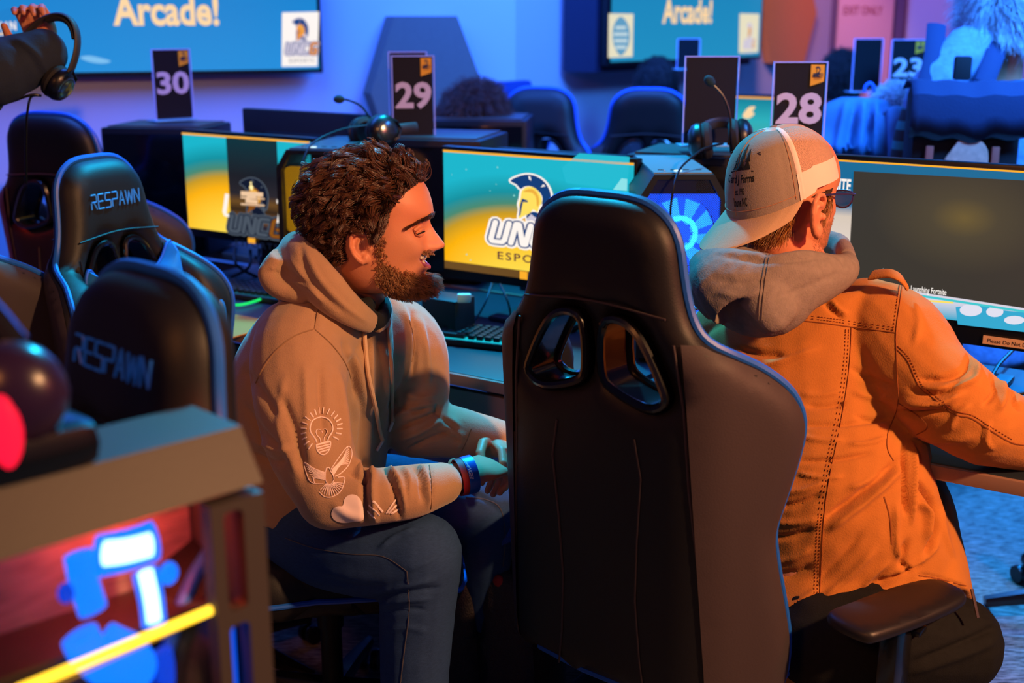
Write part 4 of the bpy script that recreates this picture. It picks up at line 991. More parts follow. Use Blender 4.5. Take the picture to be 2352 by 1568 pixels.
def add_ear(mb, M, side, s=1.0):
    """side -1: right ear (y<0)"""
    y0 = side*.072; T = lambda p: M @ (Vector(p)*s)
    path = [(.014, .012), (.012, .026), (.002, .034), (-.012, .033), (-.021, .022), (-.022, .006), (-.016, -.010), (-.006, -.022), (.002, -.027), (.009, -.021), (.010, -.010)]
    out = [.000, .006, .011, .015, .017, .016, .012, .008, .005, .002, .0]
    mb.tube([T((x-.012, y0+side*o, z)) for (x, z), o in zip(path, out)], [.004*s]*3+[.0045*s]*4+[.006*s, .0065*s, .006*s, .004*s], 8)
    mb.tube([T((x-.010, y0+side*o, z)) for (x, z), o in (((.006, .018), .004), ((-.006, .018), .009), ((-.012, .006), .009), ((-.008, -.008), .005))], .0035*s, 8)
    R = M.to_3x3() @ Matrix.Rotation(side*radians(-22), 3, 'Z')
    mb.ell(T((-.016, y0+side*.004, .004)), (.020*s, .0035*s, .030*s), R, 14)
    mb.ell(T((-.004, y0+side*.004, -.020)), (.008*s, .005*s, .010*s), R, 12)
    mb.ell(T((.004, y0+side*.002, .001)), (.005*s, .005*s, .006*s), R, 10)
def add_hand(mb, wrist, d, up, s=1.0, curl=.5, side=1, thumb=1.0):
    """wrist point, d = direction of the hand, up = back of the hand normal; side=+1 thumb on up x d side"""
    d = Vector(d).normalized(); up = Vector(up); up = (up-d*up.dot(d)).normalized(); l = up.cross(d).normalized()*side
    W = Vector(wrist); pl = .088*s
    q = [W, W+d*pl*.5, W+d*pl]; k = 20; 
    eloft(mb, [W-d*.02*s, W+d*.02*s, W+d*pl*.55, W+d*pl*.97], [.027*s, .032*s, .040*s, .040*s], [.020*s, .019*s, .016*s, .012*s], l, n=20)
    for i, (o, ln) in enumerate(((.030, .072), (.010, .080), (-.010, .076), (-.029, .060))):
        p = W+d*pl*.93+l*o*s; pts = [p-d*.02*s, p]; a = 0; seg = [.45*ln*s, .30*ln*s, .25*ln*s]; cc = curl*(1+.12*i)
        for sg, ad in zip(seg, (.75, 1.0, .7)):
            a += ad*cc; p = p+(d*cos(a)-up*sin(a))*sg; pts.append(p)
        mb.tube(pts, [.0095*s, .0098*s, .0088*s, .0080*s, .0066*s], 10); mb.ell(pts[-1], (.0068*s,)*3, n=10)
        for pp in pts[1:-1]: mb.ell(pp, (.0092*s,)*3, n=10)
    p = W+d*.018*s+l*.026*s; pts = [p, p+(d*.5+l*.75*thumb-up*.25)*.036*s]
    pts.append(pts[-1]+(d*.85+l*.3-up*.45*curl*1.6).normalized()*.032*s); pts.append(pts[-1]+(d*.9-up*.55*curl*1.6-l*.15).normalized()*.026*s)
    mb.tube(pts, [.015*s, .012*s, .0105*s, .008*s], 10); mb.ell(pts[-1], (.0085*s,)*3, n=10); mb.ell(pts[1], (.012*s,)*3, n=10)
def frame(o, fwd, up=(0, 0, 1)):
    f = Vector(fwd).normalized(); u = Vector(up); u = (u-f*u.dot(f)).normalized(); l = u.cross(f)
    return Matrix(((f.x, l.x, u.x, o[0]), (f.y, l.y, u.y, o[1]), (f.z, l.z, u.z, o[2]), (0, 0, 0, 1)))
M_skin = mat('skin', '#d68a66', .48, sss=.12, bump=.12, bscale=500, spec=.4)
M_skinr = mat('skin_lips', '#b8586a', .4)
M_eye = mat('eye_white', '#d8d0d0', .2); M_iris = mat('iris_dark', '#1a1410', .2); M_teeth = mat('teeth', '#e8dcc0', .25)
M_brown = hairmat('brown_hair', '#54331f', .32, .7); M_beard = hairmat('brown_beard', '#a0704a', .45, .5); M_fair = hairmat('fair_hair', '#9a6428', .35, .6)
M_scalp = mat('scalp_dark', '#1c110b', .8, bump=.8, bscale=250)
# ================================================================ man in the beige hoodie
Sh = Vector((.51, .86, 0)); Fd = Vector((.86, -.51, 0))
hr = empty('person', P(700, 1300, 2.40), 0, 'bearded man in a beige hoodie and jeans sitting turned to the right, smiling', 'person')
hr.location.z = 0
M_hood = mat('beige_fleece', '#b08e70', .92, bump=.35, bscale=420, sheen=.35, noise=.06, nscale=60, spec=.15)
M_jean = mat('dark_denim', '#2c4874', .85, bump=.4, bscale=500, noise=.35, nscale=120, stretch=(1, 1, 4), spec=.2)
HO = P(848, 570, 2.31); HM = frame(HO, (cos(-.04), sin(-.04), -.03), (.02, .10, 1)); HS = 1.03
nS, fS = P(697, 790, 2.25), P(925, 765, 2.52)
def body():
    mb = MB(); V, Fc = head_mesh(True, s=HS); mb.add([HM @ Vector(v) for v in V], Fc)
    add_ear(mb, HM @ Matrix.Translation((.008, 0, .004)), -1, HS*.90); add_ear(mb, HM, 1, HS*.9)
    eloft(mb, [P(792, 780, 2.39), P(800, 720, 2.385), P(815, 665, 2.36), P(826, 620, 2.335), P(838, 585, 2.32)], [.085, .068, .060, .058, .056], [.075, .066, .062, .062, .060], Sh)
    eloft(mb, [P(690, 1160, 2.42), P(715, 1000, 2.42), P(745, 880, 2.41), P(785, 790, 2.40)], [.13, .13, .15, .14], [.09, .09, .10, .09], Sh)
    caps(mb, [nS, P(765, 1140, 2.13), P(1040, 1098, 2.20)], [.045, .038, .026]); caps(mb, [fS, P(955, 985, 2.47), P(1150, 1005, 2.46)], [.045, .038, .026])
    caps(mb, [P(690, 1180, 2.33), P(960, 1275, 2.16)], [.07, .055]); caps(mb, [P(730, 1160, 2.50), P(1115, 1165, 2.55)], [.07, .055])
    w1_, w2_ = P(1068, 1090, 2.21), P(1150, 1012, 2.46)
    hc = P(1185, 1062, 2.35)
    add_hand(mb, w1_, hc-w1_+Vector((.02, .03, .01)), (-.05, -.35, .9), 1.05, .75, side=1)
    add_hand(mb, w2_, hc-w2_+Vector((.03, -.06, 0)), (.2, .5, .8), 1.0, .7, side=-1)
    caps(mb, [P(1030, 1098, 2.2), w1_], [.027, .026])
    me = fuse(mb, .0024, 2, .4); return finish(me, 'body', M_skin, hr)
B = body(); 
# face details
T = lambda p: HM @ (Vector(p)*HS)
def face():
    for sg in (-1, 1):
        mb = MB(); mb.ell(T((.0882, sg*.031, .0352)), (.0098,)*3, n=20); e = mb.build('eye', M_eye, hr, world=True)
        mb = MB(); mb.ell(T((.0955, sg*.0315, .0350)), (.0042, .0042, .0042), n=14); mb.build('iris', M_iris, e, world=False) if False else mb.build('iris', M_iris, hr, world=True)
        mb = MB()
        mb.tube([T((x, sg*y, z)) for x, y, z in ((.099, .018, .036), (.1020, .026, .0402), (.0995, .036, .0398), (.092, .046, .034))], [.0024, .0042, .0042, .0024], 8)
        mb.tube([T((x, sg*y, z)) for x, y, z in ((.099, .018, .034), (.1005, .027, .0310), (.098, .036, .0305), (.092, .046, .0325))], [.0024, .0040, .0040, .0024], 8)
        mb.tube([T((x, sg*y, z)) for x, y, z in ((.0985, .017, .041), (.0985, .026, .0455), (.0950, .037, .0452), (.088, .047, .039))], [.003, .0052, .0055, .003], 8)
        mb.build('eyelid', M_skin, hr, world=True)
        mb = MB(); mb.tube([T((x, sg*y, z)) for x, y, z in ((.1025, .019, .0355), (.1060, .027, .0368), (.1033, .037, .0360), (.095, .048, .0325))], [.0008, .0014, .0015, .0009], 6); mb.build('eyelashes', M_scalp, hr, world=True)
    mb = MB()
    for k in range(-4, 5):
        y = k*.0058; mb.ell(T((.1045-abs(y)**2*9, y, -.0125+abs(y)*.12)), (.0035, .0031, .0058), HM.to_3x3(), 10)
    for k in range(-3, 4):
        y = k*.0052; mb.ell(T((.1015-abs(y)**2*9, y, -.0245+abs(y)*.10)), (.003, .0026, .0040), HM.to_3x3(), 8)
    mb.build('teeth', M_teeth, hr, world=True)
    mb = MB(); mb.tube([T((x, y, z)) for x, y, z in ((.092, -.029, -.014), (.105, -.018, -.0265), (.1115, 0, -.0305), (.105, .018, -.0265), (.092, .029, -.014))], [.0015, .0042, .0052, .0042, .0015], 8)
    mb.build('lower_lip', M_skinr, hr, world=True)
face()
BV = bvh(B)
def region(o, test, n, seed=1, off=.0):
    """random surface points of mesh o (world) where test(local head coords) is true -> pts, normals"""
    M = mw(o); V = arr(o.data)@np.array(M)[:3, :3].T+np.array(M)[:3, 3]
    me = o.data; me.calc_loop_triangles(); T_ = np.empty(len(me.loop_triangles)*3, int); me.loop_triangles.foreach_get('vertices', T_); T_ = T_.reshape(-1, 3)
    A = V[T_]; nn = np.cross(A[:, 1]-A[:, 0], A[:, 2]-A[:, 0]); ar = np.linalg.norm(nn, axis=1)/2; c = A.mean(1); ok = test(c)
    A = A[ok]; nn = nn[ok]/(2*ar[ok][:, None]+1e-12); pr = ar[ok]/ar[ok].sum(); i = np.random.default_rng(seed).choice(len(A), n, p=pr)
    u = np.random.default_rng(seed+1).random((n, 2)); f = u.sum(1) > 1; u[f] = 1-u[f]
    p = A[i, 0]+(A[i, 1]-A[i, 0])*u[:, :1]+(A[i, 2]-A[i, 0])*u[:, 1:]; return p+nn[i]*off, nn[i]
HI = np.array(HM.inverted())
def loc(c, I=None, s=None):
    I = HI if I is None else I; return (c@I[:3, :3].T+I[:3, 3])/(s or HS)
HP = np.array([(.098, .126), (.085, .116), (.072, .105), (.060, .090), (.050, .075), (.044, .050), (.036, .030), (.022, .014), (.012, .020), (.008, .036), (-.012, .038), (-.030, .028), (-.034, .004), (-.028, -.016), (-.038, -.026), (-.062, -.030), (-.14, -.02), (-.16, .2), (.05, .22)])
def hairtest(c):
    l = loc(c); a = inside(HP, l[:, 0], l[:, 2]); front = (l[:, 2] > .124-.02*np.clip((.09-l[:, 0])/.03, 0, 1)) | (l[:, 0] < .09)
    return a & front & (l[:, 2] > -.035) & (np.abs(l[:, 1]) < .0785) & (l[:, 0] < .101)
# hair under-layer : swollen copy of the scalp
def scalp(test, body_o, th, name, m, parent, I=None):
    M = mw(body_o); me = body_o.data; V = arr(me)@np.array(M)[:3, :3].T+np.array(M)[:3, 3]; Nn = nrm(me)
    ok = test(V); faces = [tuple(p.vertices) for p in me.polygons if all(ok[i] for i in p.vertices)]
    used = sorted({i for f in faces for i in f}); mp = {v: k for k, v in enumerate(used)}
    from mathutils import noise as mn
    mb = MB(); vs = [Vector(V[i])+Vector(Nn[i])*(th*(1+.35*mn.noise(Vector(V[i])*55))) for i in used]
    mb.v = [tuple(v) for v in vs]; mb.f = [tuple(mp[i] for i in f) for f in faces]; mb.m = [0]*len(mb.f)
    return mb.build(name, m, parent, world=True)
sc_ = scalp(hairtest, B, .004, 'hair_base', M_scalp, hr)
p, n = region(B, hairtest, 13000, 3, .003); l = loc(p)
R3 = np.array(HM)[:3, :3]
fl = np.stack([-.75+0*l[:, 0]-.4*(l[:, 2] > .1), np.sign(l[:, 1])*.25*np.ones(len(l)), -.55+.7*(l[:, 2] > .13)*(l[:, 0] > .0)-.3*(l[:, 0] < -.03)], 1)
fl[(l[:, 0] > .045)] += np.array([.55, 0, .35]); fl = fl@R3.T
hair('hair', p, n*1.0, M_brown, hr, length=np.clip(.020+.12*(l[:, 2]-.02), .018, .034), r=.00055, seg=8, curl=.003, freq=70, flow=fl*.9, rnd=.35, clump=.6, guides=420, tight=.85, gamp=.0045)
# eyebrows
def browtest(c):
    l = loc(c); zc = .0665-.022*np.clip((np.abs(l[:, 1])-.022)/.034, 0, 1)**1.3; return (np.abs(l[:, 2]-zc) < .0040-.0015*(np.abs(l[:, 1]) > .045)) & (np.abs(l[:, 1]) > .010) & (np.abs(l[:, 1]) < .058) & (l[:, 0] > .05)
p, n = region(B, browtest, 1600, 5); sgn = np.sign(loc(p)[:, 1]); fl = np.stack([-.4+0*sgn, sgn*1.0, -.1+0*sgn], 1)@R3.T
hair('eyebrow', p, n*.4, M_brown, hr, length=.010, r=.00035, seg=4, curl=.001, flow=fl, rnd=.2, clump=.1)
# beard and moustache
BP = np.array([(.040, .030), (.020, .028), (.018, -.005), (.016, -.030), (.016, -.055), (.045, -.10), (.13, -.10), (.13, -.040), (.096, -.041), (.080, -.032), (.060, -.030), (.048, -.018), (.040, .0)])
def beardtest(c):
    l = loc(c); a = inside(BP, l[:, 0], l[:, 2]); mo = (l[:, 0] > .085) & (l[:, 2] > -.004) & (l[:, 2] < .0035) & (np.abs(l[:, 1]) < .03) & (l[:, 0] < .1165)
    lip = (l[:, 0] > .085) & (l[:, 2] > -.038) & (np.abs(l[:, 1]) < .03); jit = rng.random(len(l)) < np.clip((segdist(BP, l[:, [0, 2]])[0])/.012, .15, 1); return ((a & ~lip & jit) | mo) & (l[:, 2] > -.092)
p, n = region(B, beardtest, 8000, 7); l = loc(p)
fl = np.stack([.25+1.4*(l[:, 0]-.03)/.08, np.sign(l[:, 1])*.05, -.8+0*l[:, 0]], 1)@R3.T
ln = np.clip(.006+.30*(l[:, 0]-.03), .006, .032)*np.clip(.5+(-.02-l[:, 2])*18, .35, 1.1); ln[l[:, 2] > -.006] = .007
hair('beard', p, n*.8, M_beard, hr, length=ln, r=.00045, seg=6, curl=.002, freq=130, flow=fl*.7, rnd=.45, clump=.45, guides=700, tight=.5, gamp=.0015)
# ---------------------------------------------------------------- hoodie
def hoodie():
    mb = MB()
    eloft(mb, [P(670, 1140, 2.42), P(690, 1070, 2.42), P(705, 980, 2.42), P(722, 880, 2.41), P(765, 800, 2.40), P(795, 735, 2.40), P(800, 695, 2.39)],
          [.185, .190, .195, .20, .20, .155, .085], [.165, .170, .165, .155, .145, .12, .075], Sh)
    caps(mb, [P(755, 745, 2.33), P(697, 800, 2.26), P(690, 900, 2.20), P(712, 1020, 2.15), P(755, 1130, 2.12)], [.085, .098, .090, .083, .066])
    caps(mb, [P(757, 1138, 2.12), P(850, 1140, 2.11), P(940, 1129, 2.13), P(1014, 1111, 2.165)], [.064, .054, .051, .041])
    caps(mb, [P(850, 745, 2.45), P(925, 790, 2.50), P(950, 880, 2.50), P(950, 975, 2.47)], [.085, .088, .078, .068])
    caps(mb, [P(950, 980, 2.47), P(1030, 990, 2.47), P(1100, 1000, 2.46), P(1158, 1008, 2.45)], [.066, .058, .048, .038])
    me = fuse(mb, .0048, 10, .5)
    L = [([(640, 900), (680, 1000), (700, 1100)], 12, -.006), ([(735, 840), (738, 940), (748, 1020)], 10, -.005), ([(700, 840), (705, 950), (712, 1050)], 11, .005), ([(775, 850), (790, 950), (800, 1040)], 11, .006),
         ([(655, 860), (640, 980), (690, 1100)], 10, .003), ([(820, 880), (835, 960), (830, 1040), (845, 1070)], 8, -.006), ([(845, 1060), (838, 1100), (842, 1190)], 7, -.011), ([(858, 1075), (855, 1130), (862, 1195)], 7, .008),
         ([(880, 1072), (900, 1105), (915, 1160), (920, 1190)], 6, -.009), ([(893, 1070), (918, 1110), (930, 1170)], 6, .007), ([(925, 1072), (940, 1100), (938, 1150)], 6, .005), ([(950, 1070), (965, 1095), (970, 1150)], 6, -.007),
         ([(965, 1068), (980, 1100), (986, 1160)], 6, .006), ([(985, 1070), (992, 1110), (990, 1160)], 4, -.004), ([(808, 1050), (830, 1080), (860, 1090)], 10, .008), ([(800, 1085), (830, 1100), (850, 1095)], 6, -.006),
         ([(760, 1150), (800, 1180), (840, 1190)], 12, .003), ([(905, 960), (950, 935), (1000, 925)], 8, .007), ([(905, 985), (960, 965), (1010, 945)], 6, -.008), ([(920, 1010), (980, 985), (1015, 965)], 7, .006), ([(935, 1035), (985, 1010), (1030, 990)], 6, -.006),
         ([(1000, 930), (1015, 960), (1060, 990)], 6, -.005), ([(1035, 960), (1060, 1000), (1050, 1030)], 8, .004), ([(1000, 985), (1040, 1005), (1060, 1015)], 4, -.004),
         ([(905, 700), (915, 800), (905, 900), (895, 960)], 9, -.007), ([(925, 700), (940, 790), (930, 880)], 8, .006), ([(948, 720), (955, 800), (945, 870)], 6, -.006), ([(965, 730), (980, 820), (985, 880)], 8, .005),
         ([(870, 770), (872, 870), (868, 960), (865, 1000)], 8, -.006), ([(852, 770), (850, 860), (855, 940)], 7, .006), ([(880, 790), (888, 880), (882, 980)], 7, .005), ([(800, 800), (825, 850), (835, 920)], 9, .005),
         ([(790, 780), (812, 860), (818, 920)], 7, -.007), ([(560, 850), (600, 900), (640, 960)], 12, -.005), ([(560, 930), (600, 990), (650, 1040)], 10, -.005), ([(580, 1040), (620, 1060), (660, 1060)], 9, -.006), ([(580, 1010), (630, 1030), (670, 1030)], 9, .005),
         ([(720, 690), (725, 740), (722, 760)], 4, -.002), ([(930, 900), (960, 915), (1000, 905)], 9, .006), ([(915, 930), (950, 945), (985, 935)], 6, -.006)]
    L = [(a, b*.9, c*1.6) for a, b, c in L]; folds(me, L, noise=.0022, nsc=11); return finish(me, 'hoodie', M_hood, hr)
HD = hoodie(); HB = bvh(HD)
def hood():
    mb = MB()
    loopc = [(858, 745, 2.262), (818, 722, 2.235), (775, 690, 2.225), (735, 650, 2.235), (700, 615, 2.27), (682, 597, 2.33), (690, 585, 2.40), (730, 590, 2.46), (800, 620, 2.50), (850, 660, 2.48), (882, 700, 2.42), (884, 730, 2.34), (866, 748, 2.28)]
    pts = [P(*q) for q in loopc]; A = [.020, .028, .036, .044, .050, .052, .048, .040, .034, .028, .022, .018, .016]; Bq = [.012, .018, .024, .030, .036, .040, .036, .028, .022, .018, .015, .012, .010]
    eloft(mb, pts, A, Bq, (0, 0, 1), n=20)
    # the sagging bag of the hood behind the neck
    eloft(mb, [P(668, 590, 2.30), P(655, 625, 2.30), P(668, 655, 2.28), P(720, 680, 2.25)], [.05, .062, .055, .03], [.034, .038, .030, .018], Sh, n=20)
    eloft(mb, [P(690, 575, 2.36), P(668, 610, 2.40), P(690, 660, 2.42)], [.05, .07, .06], [.03, .04, .03], Sh, n=20)
    me = fuse(mb, .004, 5, .5)
    folds(me, [([(705, 580), (735, 640), (790, 700), (845, 740)], 6, .004), ([(690, 560), (700, 620), (730, 665), (790, 720)], 7, -.005), ([(645, 610), (680, 635), (720, 660)], 7, -.004), ([(665, 590), (700, 640), (740, 690)], 6, .004), ([(655, 640), (700, 655), (740, 690)], 5, .003)], noise=.0015, nsc=16)
    return finish(me, 'hood', M_hood, hr)
HH = hood()
mb = MB(); eloft(mb, [P(868, 742, 2.29), P(850, 735, 2.26), P(835, 700, 2.265), P(850, 705, 2.30)], [.02, .024, .02, .015], [.012, .012, .012, .012], Sh); caps(mb, [P(880, 690, 2.38), P(884, 715, 2.33), P(866, 738, 2.28), P(838, 722, 2.262), P(815, 690, 2.27)], [.012, .014, .016, .014, .012])
finish(fuse(mb, .003, 3), 'shirt_collar', mat('black_tshirt', '#0b0c10', .9), hr)
# cords
M_cord = mat('cord_cream', '#e0b894', .8, bump=.5, bscale=900); M_tip = mat('cord_tip', '#d8c8c0', .3)
for pts, tip in (([(833, 752, .004), (836, 800, .006), (845, 860, .006), (858, 930, .008), (866, 990, .010), (868, 1010, .012)], (866, 1034)), ([(888, 738, .004), (890, 790, .006), (895, 860, .006), (898, 920, .008), (896, 968, .010)], (894, 990))):
    q = []
    for x, y, o in pts:
        h = hit(HB, x, y, o) or hit(bvh(HH), x, y, o); q.append(h)
    q = [v for v in q if v is not None]; e = P(tip[0], tip[1], q[-1].y)
    c = MB().tube(sm(q, 5), .0042, 8).build('drawcord', M_cord, hr, world=True); MB().tube([q[-1], q[-1]*.4+e*.6, e], .0034, 8).build('cord_tip', M_tip, hr, world=True)
# seams
for q in ([(738, 672), (731, 710), (722, 756)], [(722, 756), (680, 770), (640, 800), (608, 840), (588, 880)], [(722, 756), (760, 790), (790, 830), (806, 870)], [(985, 1062), (992, 1110), (990, 1168)], [(940, 735), (952, 790), (945, 830)], [(1082, 985), (1072, 1010), (1060, 1035)]):
    mb = MB(); stripe(HB, mb, q, .0016, .0006)
    if mb.v: mb.build('sleeve_seam', mat('beige_seam', '#98785a', .9), hr, world=True)
# prints on the sleeve
M_print = mat('print_pink_white', '#ffeae4', .75)
def bulb():
    mb = MB(); cx, cy = 738, 988; s = 4.7525
    Z = lambda x, y: (560+x/s, 900+y/s)
    stripe(HB, mb, [Z(*q) for q in ((795, 555), (775, 510), (730, 450), (718, 390), (740, 320), (790, 285), (850, 273), (910, 290), (955, 340), (970, 400), (955, 450), (925, 500), (915, 540))], .0015)
    stripe(HB, mb, [Z(*q) for q in ((835, 550), (828, 510), (795, 470), (785, 430), (805, 408), (835, 420), (848, 445), (860, 415), (890, 402), (910, 425), (900, 465), (875, 500), (868, 545))], .0010)
    for k in range(4): stripe(HB, mb, [Z(790+k*8, 580+k*27), Z(945-k*5, 545+k*27)], .0015)
    stripe(HB, mb, [Z(785, 575), Z(800, 640), Z(845, 680), Z(890, 675), Z(935, 620), Z(945, 545), Z(915, 540), Z(800, 570), Z(785, 575)], .0012)
    for (a, b) in (((820, 170), (824, 240)), ((874, 168), (866, 235)), ((932, 185), (908, 245)), ((985, 210), (948, 265)), ((1022, 250), (978, 296)), ((1057, 292), (1000, 326)), ((1074, 345), (1012, 365)), ((1075, 403), (1008, 403)), ((1060, 460), (998, 448)), ((1030, 520), (972, 488)), ((768, 190), (788, 252)), ((720, 228), (755, 278)), ((672, 272), (722, 314)), ((642, 330), (698, 355)), ((630, 395), (685, 400)), ((632, 458), (684, 445)), ((642, 518), (690, 492)), ((665, 578), (712, 535)), ((708, 620), (742, 562))):
        stripe(HB, mb, [Z(*a), Z(*b)], .0014)
    o = mb.build('light_bulb_print', M_print, hr, world=True); o['label'] = 'pale light bulb print with rays'
    mb = MB()
    # dove
    for k in range(9):
        t = k/8; stripe(HB, mb, [Z(955+t*20, 850+t*60), Z(1060-10*t, 740+t*60), Z(1135+30*t-30*t*t, 595+t*190)], .00075)
    stripe(HB, mb, [Z(950, 840), Z(1050, 690), Z(1130, 595), Z(1170, 630), Z(1170, 720), Z(1130, 810), Z(1050, 890), Z(990, 920)], .0010)
    for k in range(8):
        t = k/7; stripe(HB, mb, [Z(885, 885+t*70), Z(770, 850+t*90), Z(665+t*110, 770+t*225)], .00075)
    stripe(HB, mb, [Z(885, 880), Z(760, 830), Z(665, 768), Z(690, 890), Z(740, 985), Z(870, 1000)], .0010)
    for k in range(13):
        t = k/12; a = radians(150-t*150); stripe(HB, mb, [Z(935+40*cos(a), 985+22*sin(a)), Z(955+140*cos(a), 1000+140*sin(a)*.95)], .0008)
    stripe(HB, mb, [Z(825, 1090), Z(880, 1140), Z(960, 1145), Z(1060, 1080), Z(1100, 940), Z(1020, 930)], .0009)
    stripe(HB, mb, [Z(890, 870), Z(900, 830), Z(930, 825), Z(945, 860), Z(975, 910), Z(980, 960), Z(945, 1005), Z(905, 990), Z(888, 940), Z(890, 870)], .0010)
    o = mb.build('dove_print', M_print, hr, world=True); o['label'] = 'pale dove print with spread wings'
    mb = MB(); hp = sm2([Z(*q) for q in ((1080, 1240), (1100, 1165), (1160, 1120), (1235, 1130), (1280, 1190), (1300, 1290), (1300, 1390), (1200, 1410), (1090, 1422), (1000, 1400), (958, 1340), (975, 1275), (1030, 1245))], 3)
    decal(HB, mb, hp, .0012, res=4); o = mb.build('heart_print', M_print, hr, world=True); o['label'] = 'solid pale heart print'
    mb = MB()
    for a, b in (((1375, 1235), (1470, 1345)), ((1410, 1190), (1515, 1305)), ((1360, 1300), (1430, 1375)), ((1650, 1180), (1555, 1320)), ((1670, 1225), (1580, 1320)), ((1690, 1275), (1610, 1325))): stripe(HB, mb, [Z(*a), Z(*b)], .0020)
    o = mb.build('stripe_print', M_print, hr, world=True)
bulb()
# ---------------------------------------------------------------- wristbands : worn, so things of their own
def band(r0, a, b, rad, w, m, name):
    pass
WA, WB = P(1040, 1100, 2.195), P(1120, 1078, 2.225); wd = (WB-WA).normalized()
def wristband(label, t, w, m, rad=.031, deco=None):
    c = WA+(WB-WA)*t; r = empty('wristband', c, 0, label, 'wristband'); R = wd.to_track_quat('Z', 'Y').to_matrix()
    mb = MB(); prof = [(rad, -w/2), (rad+.0015, -w/2), (rad+.002, 0), (rad+.0015, w/2), (rad, w/2), (rad-.001, 0)]
    V = []; n = 36
    for q, z in prof+[prof[0]]:
        for j in range(n): V.append(c+R @ Vector((q*cos(2*pi*j/n), q*sin(2*pi*j/n)*1.05, z)))
    Fc = [(i*n+j, i*n+(j+1) % n, (i+1)*n+(j+1) % n, (i+1)*n+j) for i in range(len(prof)) for j in range(n)]; mb.add(V, Fc)
    return r, mb.build('band', m, r, world=True)
wb, bo = wristband('blue rubber wristband with white lettering', .44, .021, mat('blue_rubber', '#0c58c8', .35), .034)
b_ = bvh(bo); mb = MB(); V, Fc = text2d('SY DANGER', .02)
lo, hi = V.min(0), V.max(0); mp3 = {}
def lp(u, v):   # u along text 0..1, v across
    pts = sm([(1062, 1051, 0), (1077, 1072, 0), (1084, 1100, 0)], 10); i = min(int(u*(len(pts)-1)), len(pts)-2); f = u*(len(pts)-1)-i; p = pts[i]*(1-f)+pts[i+1]*f; t = (pts[i+1]-pts[i]).normalized()
    return p.x+(-t.y)*-v*-1*10, p.y+t.x*v*10*-1
vs = []
for x, y in V:
    u, v = (x-lo[0])/(hi[0]-lo[0]), (y-lo[1])/(hi[1]-lo[1])-.5
    h = hit(b_, *lp(u, -v), .0006); vs.append(h or Vector(wb.location))
mb.add([tuple(v) for v in vs], Fc); mb.build('band_lettering', mat('white_ink', '#e8e8f0', .6), wb, world=True, smooth=False)
wb2, bo2 = wristband('thin red and white striped wristband next to the hoodie cuff', .21, .013, mat('red_band', '#a01024', .6), .033)
b_ = bvh(bo2); mb = MB(); stripe(b_, mb, [(1044, 1056), (1052, 1080), (1058, 1099)], .0010); stripe(b_, mb, [(1038, 1058), (1047, 1080), (1054, 1099)], .0010); mb.build('white_stripe', mat('white_ink', '#e8e8f0', .6), wb2, world=True)
# ---------------------------------------------------------------- jeans, shoes
KN, KF = P(968, 1272, 2.15), P(1112, 1168, 2.55)
AN = Vector((KN.x-.03, KN.y+.03, .10)); AF = Vector((KF.x+.02, KF.y+.08, .10))
def jeans():
    mb = MB()
    caps(mb, [P(672, 1175, 2.36), P(760, 1235, 2.28), P(870, 1265, 2.20), KN], [.110, .102, .094, .080])
    caps(mb, [KN, KN*.62+AN*.38+Vector((-.005, .01, 0)), KN*.2+AN*.8, AN], [.080, .072, .062, .058])
    caps(mb, [P(730, 1150, 2.48), P(900, 1140, 2.52), KF], [.105, .095, .078])
    caps(mb, [KF, KF*.6+AF*.4, AF], [.078, .070, .056])
    me = fuse(mb, .0048, 8)
    folds(me, [([(870, 1360), (930, 1345), (1000, 1330)], 6, .005), ([(860, 1375), (930, 1362), (1010, 1350)], 5, -.006), ([(855, 1395), (920, 1380), (990, 1375)], 6, .005), ([(870, 1410), (930, 1400), (980, 1400)], 5, -.004), ([(870, 1260), (910, 1230), (950, 1215)], 5, .005), ([(940, 1310), (970, 1295), (1000, 1280)], 4, .004),
               ([(760, 1330), (830, 1350), (880, 1345)], 8, -.006), ([(700, 1200), (780, 1220), (850, 1215)], 10, -.004), ([(700, 1240), (800, 1275), (900, 1275)], 12, .003), ([(880, 1450), (930, 1440), (980, 1450)], 7, .003), ([(1060, 1120), (1110, 1145), (1150, 1180)], 6, -.004)], noise=.0018, nsc=14)
    return finish(me, 'jeans', M_jean, hr)
J = jeans(); JB = bvh(J)
for q in ([(655, 1235), (720, 1258), (800, 1272), (880, 1278), (935, 1312)], [(935, 1312), (940, 1400), (928, 1500), (920, 1568)], [(1070, 1142), (1120, 1148), (1150, 1170), (1160, 1230), (1155, 1300)]):
    mb = MB(); stripe(JB, mb, q, .0012, .0008)
    if mb.v: mb.build('jean_seam', mat('denim_thread', '#4a4c58', .8), hr, world=True)
for a, d in ((AN, Vector((.9, -.35, 0))), (AF, Vector((.95, -.1, 0)))):
    d.normalize(); l = Vector((-d.y, d.x, 0)); mb = MB()
    eloft(mb, [a+d*-.05+Vector((0, 0, -.055)), a+d*.0+Vector((0, 0, -.05)), a+d*.09+Vector((0, 0, -.06)), a+d*.19+Vector((0, 0, -.07))], [.035, .042, .048, .036], [.035, .045, .036, .024], l)
    o = finish(fuse(mb, .006, 3), 'shoe', mat('black_shoe', '#141418', .6), None, False); tag(o, 'dark shoe on the floor under the man in the beige hoodie', 'shoe', 'shoes of the man in the beige hoodie')
    o.location.z += .1-a.z+.0
